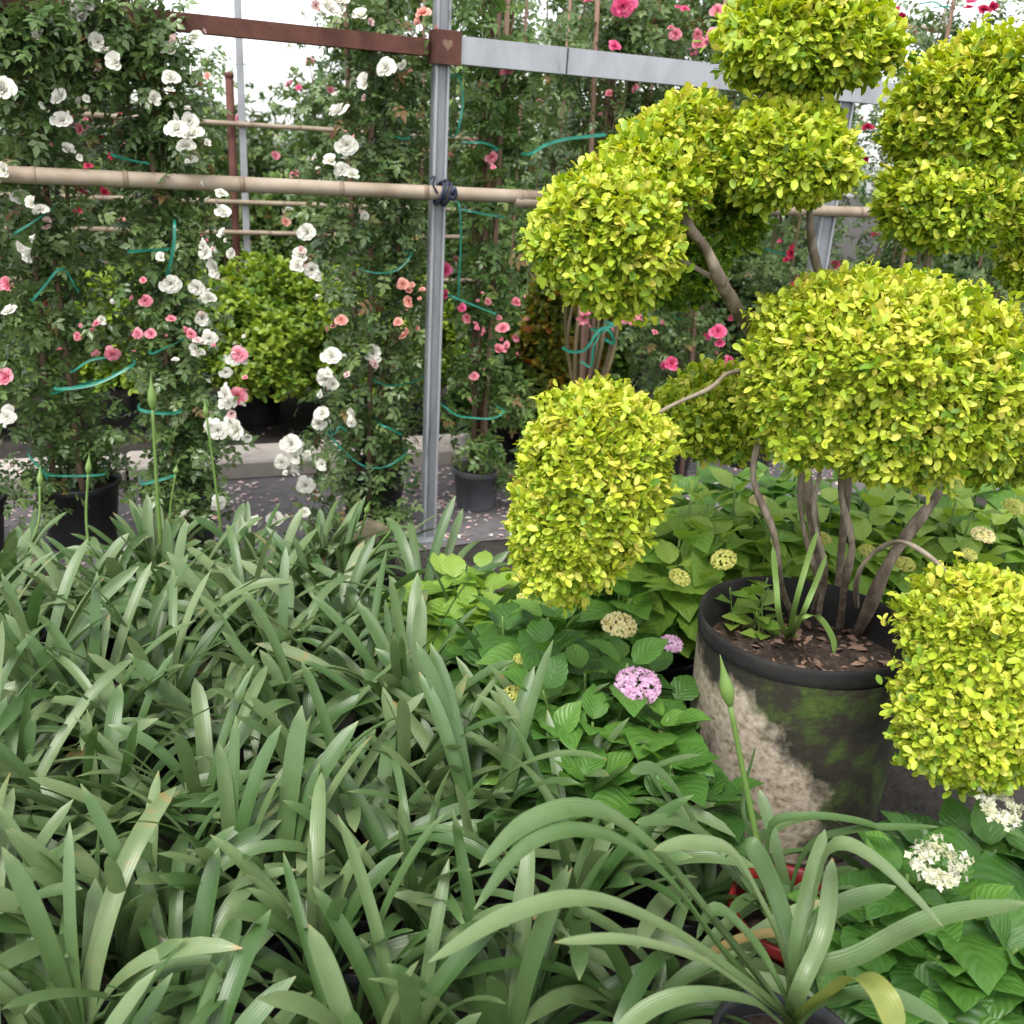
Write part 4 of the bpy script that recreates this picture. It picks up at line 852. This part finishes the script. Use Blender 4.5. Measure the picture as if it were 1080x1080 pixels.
# ------------------------------------------------------------------ hydrangeas
GH = 'hydrangeas around the planter'
def flower_head(parent, p, r, kind, name='flower_head', lace=False):
    mb = MB(); n = 300 if not lace else 190; v = nrm(rnd(n)); v[:, 2] = np.abs(v[:, 2])
    if lace:
        a = rng.uniform(0, 2*pi, n); rr = rng.normal(.82, .22, n); v = np.stack([rr*np.cos(a), rr*np.sin(a), .15*rng.random(n)], 1)
    P = v*[1, 1, .62]*r; mb.inst(T_FLORET, P, rnd(n), v*[.6, .6, 1]+rnd(n, .25)+Z3*.3, r*rng.uniform(.24, .33, n)*(1 if not lace else 1.25), rng.random(n))
    o = mb.obj(name, M[kind], parent); o.location = np.asarray(p)-np.array(parent.location); o.rotation_euler = (rng.uniform(.1, .45), rng.normal(0, .2), 0); return o
def hydrangea(loc, h, w, n, label, mat='hydr', leaf=.165, tint=.5, seed=0, nst=10):
    t = thing('hydrangea', label, 'hydrangea', loc, GH); g = np.random.default_rng(seed+900); mb = MB(); ms = MB()
    pot(t, .13, .22, M['black_pot'])
    for k in range(nst):
        a = k*2.4+g.normal(0, .3); r = w*.5*math.sqrt((k+.5)/nst); hh = h*(1-.28*(r/(w*.5))**2)*g.uniform(.88, 1.04)
        e = np.array([r*cos(a), r*sin(a), hh-.03]); b = np.array([.03*cos(a), .03*sin(a), .18]); P = spline([b, (b+e)/2+[r*.1*cos(a), r*.1*sin(a), 0], e], 10); tube(ms, P, np.linspace(.005, .0035, len(P)), 6)
        npair = n
        for j in range(npair):
            u = 1-j*.16; c = b+(e-b)*u if j else e; sz = leaf*(.55 if j == 0 else .85 if j == 1 else 1.05)*g.uniform(.85, 1.15)
            for sd in (0, 1):
                az = a+j*pi/2+sd*pi+g.normal(0, .3); pit = (.75 if j == 0 else .28 if j == 1 else .0)+g.normal(0, .18)
                y = np.array([cos(az)*cos(pit), sin(az)*cos(pit), sin(pit)]); z = np.array([-cos(az)*sin(pit), -sin(az)*sin(pit), cos(pit)])+g.normal(0, .18, 3)
                mb.inst(T_BIG, [c+np.array([cos(az), sin(az), 0])*.018], [y], [z], sz, np.clip(tint+(.3 if j == 0 else .1 if j == 1 else -.05)+g.normal(0, .12), 0, 1))
    mb.obj('foliage', M[mat], t); ms.obj('stems', M['scape'], t); return t
def hpos(px, py, z): p = PZ(px, py, z); return np.array([p[0], p[1], 0.])
H = {}
def hy(key, px, py, h, w, n, label, **k): H[key] = hydrangea(hpos(px, py, h), h, w, n, label, seed=len(H), **k)
hy('l1', 500, 592, .46, .40, 4, 'fresh light green hydrangea beside the foot of the steel post', mat='hydr_light', leaf=.17, tint=.45)
hy('l2', 560, 640, .52, .42, 4, 'dark green hydrangea below the light green one, left of the low topiary ball', tint=0.3)
hy('l3', 640, 690, .52, .50, 3, 'hydrangea with one cream and one mauve flower head left of the planter', nst=12, tint=0.32)
hy('l4', 690, 790, .40, .36, 3, 'shaded hydrangea pressed against the left side of the planter', tint=0.2)
hy('l5', 585, 728, .40, .34, 3, 'low hydrangea with small pale yellow heads next to the agapanthus bed', tint=0.3)
hy('b1', 715, 512, .74, .46, 5, 'bright hydrangea with lime buds directly behind the planter at left', tint=.55, nst=15, mat='hydr_light')
hy('b2', 800, 512, .74, .50, 5, 'bright hydrangea behind the topiary stems', tint=.55, nst=15, mat='hydr_light')
hy('b3', 905, 512, .74, .50, 5, 'bright hydrangea behind the thick leaning topiary stem', tint=.55, nst=15, mat='hydr_light')
hy('b4', 1000, 512, .74, .46, 5, 'bright hydrangea with lime buds behind the lower right topiary ball', tint=.55, nst=15, mat='hydr_light')
hy('b5', 1090, 512, .74, .46, 5, 'bright hydrangea at the right edge behind the topiary', tint=.55, nst=15, mat='hydr_light')
hy('b6', 640, 600, .52, .40, 4, 'hydrangea under the low left topiary ball', tint=.5)
hy('b7', 760, 478, .76, .5, 4, 'rear hydrangea behind the bright ones at left of the stems', tint=.5, nst=14)
hy('b8', 870, 478, .76, .5, 4, 'rear hydrangea glimpsed between the middle topiary stems', tint=.55, nst=14)
hy('b9', 980, 478, .76, .5, 4, 'rear hydrangea right of the thick leaning stem', tint=.5, nst=14)
hy('b10', 1080, 478, .76, .5, 4, 'rear hydrangea at the right edge', tint=.5, nst=14)
hy('r1', 1000, 925, .42, .36, 4, 'hydrangea with a white ring shaped flower head at lower right', tint=.2, leaf=.16)
hy('r2', 1070, 1000, .36, .36, 4, 'dark hydrangea filling the bottom right corner', tint=.05, leaf=.16)
hy('r3', 1090, 880, .42, .36, 4, 'hydrangea with white florets just under the lower right topiary ball', tint=.2)
def fl(key, px, py, z, rpx, kind, lace=False):
    p = PZ(px, py, z); flower_head(H[key], p-Z3*.01, (.8 if kind == 'lime_f' else 1)*rpx/F*((p-CAM)@FW), kind, lace=lace)
for a in [('l3', 653, 657, .50, 18, 'cream_f'), ('l3', 673, 720, .47, 23, 'mauve_f'), ('l3', 708, 676, .48, 12, 'mauve_f'), ('l5', 541, 731, .42, 16, 'lime_f'), ('l5', 549, 692, .44, 9, 'lime_f'), ('l2', 552, 628, .5, 9, 'lime_f'),
          ('b1', 717, 606, .64, 14, 'lime_f'), ('b2', 764, 587, .68, 16, 'lime_f'), ('b2', 800, 525, .75, 9, 'cream_f'), ('b3', 868, 565, .7, 11, 'lime_f'), ('b3', 955, 592, .68, 13, 'lime_f'), ('b3', 915, 577, .7, 10, 'lime_f'),
          ('b4', 1023, 582, .7, 10, 'lime_f'), ('b4', 1037, 562, .72, 12, 'cream_f'), ('b5', 1070, 532, .75, 14, 'lime_f'), ('b6', 680, 575, .5, 9, 'lime_f')]: fl(*a)
fl('r1', 990, 905, .47, 25, 'white_f', True); fl('r3', 1055, 845, .45, 20, 'white_f', True)

# ------------------------------------------------------------------ light, camera, render
w = bpy.data.worlds.new('World'); scene.world = w; w.use_nodes = True; nt = w.node_tree; nd = nt.nodes; lk = nt.links
bg = nd['Background']; sky = nd.new('ShaderNodeTexSky'); sky.sky_type = 'NISHITA'; sky.sun_disc = False
SE, SR = radians(62), radians(200)
sky.sun_elevation = SE; sky.sun_rotation = SR; sky.air_density = 1.0; sky.dust_density = 1.5; sky.ozone_density = 1.0
hs = nd.new('ShaderNodeHueSaturation'); hs.inputs['Saturation'].default_value = .12; hs.inputs['Value'].default_value = 1.0
lk.new(sky.outputs[0], hs.inputs['Color']); lk.new(hs.outputs[0], bg.inputs['Color']); bg.inputs['Strength'].default_value = .15
sd = bpy.data.lights.new('sun', 'SUN'); sd.energy = 1.0; sd.angle = radians(20); sd.color = (1, .965, .90); so = bpy.data.objects.new('sun', sd); COL.objects.link(so)
from mathutils import Vector, Matrix
sdir = Vector((sin(SR)*cos(SE), cos(SR)*cos(SE), sin(SE))); so.rotation_euler = sdir.to_track_quat('Z', 'Y').to_euler(); so.location = sdir*20
cd = bpy.data.cameras.new('camera'); cam = bpy.data.objects.new('camera', cd); COL.objects.link(cam); scene.camera = cam
cd.sensor_fit = 'HORIZONTAL'; cd.angle = 2*math.atan(540/F); cd.dof.use_dof = True; cd.dof.focus_distance = 2.2; cd.dof.aperture_fstop = 5.0; cd.lens_unit = 'FOV'; cd.clip_start = .02; cd.clip_end = 500
mw = Matrix(((RT[0], UP[0], -FW[0], 0), (RT[1], UP[1], -FW[1], 0), (RT[2], UP[2], -FW[2], CAMH), (0, 0, 0, 1))); cam.matrix_world = mw
scene.render.engine = 'CYCLES'; cy = scene.cycles; cy.max_bounces = 5; cy.diffuse_bounces = 3; cy.glossy_bounces = 2; cy.transmission_bounces = 3; cy.caustics_reflective = False; cy.caustics_refractive = False; scene.view_settings.view_transform = 'Standard'; scene.view_settings.look = 'None'
scene.view_settings.exposure = 1.4; scene.view_settings.gamma = 1.0
scene.render.resolution_x = 1024; scene.render.resolution_y = 1024
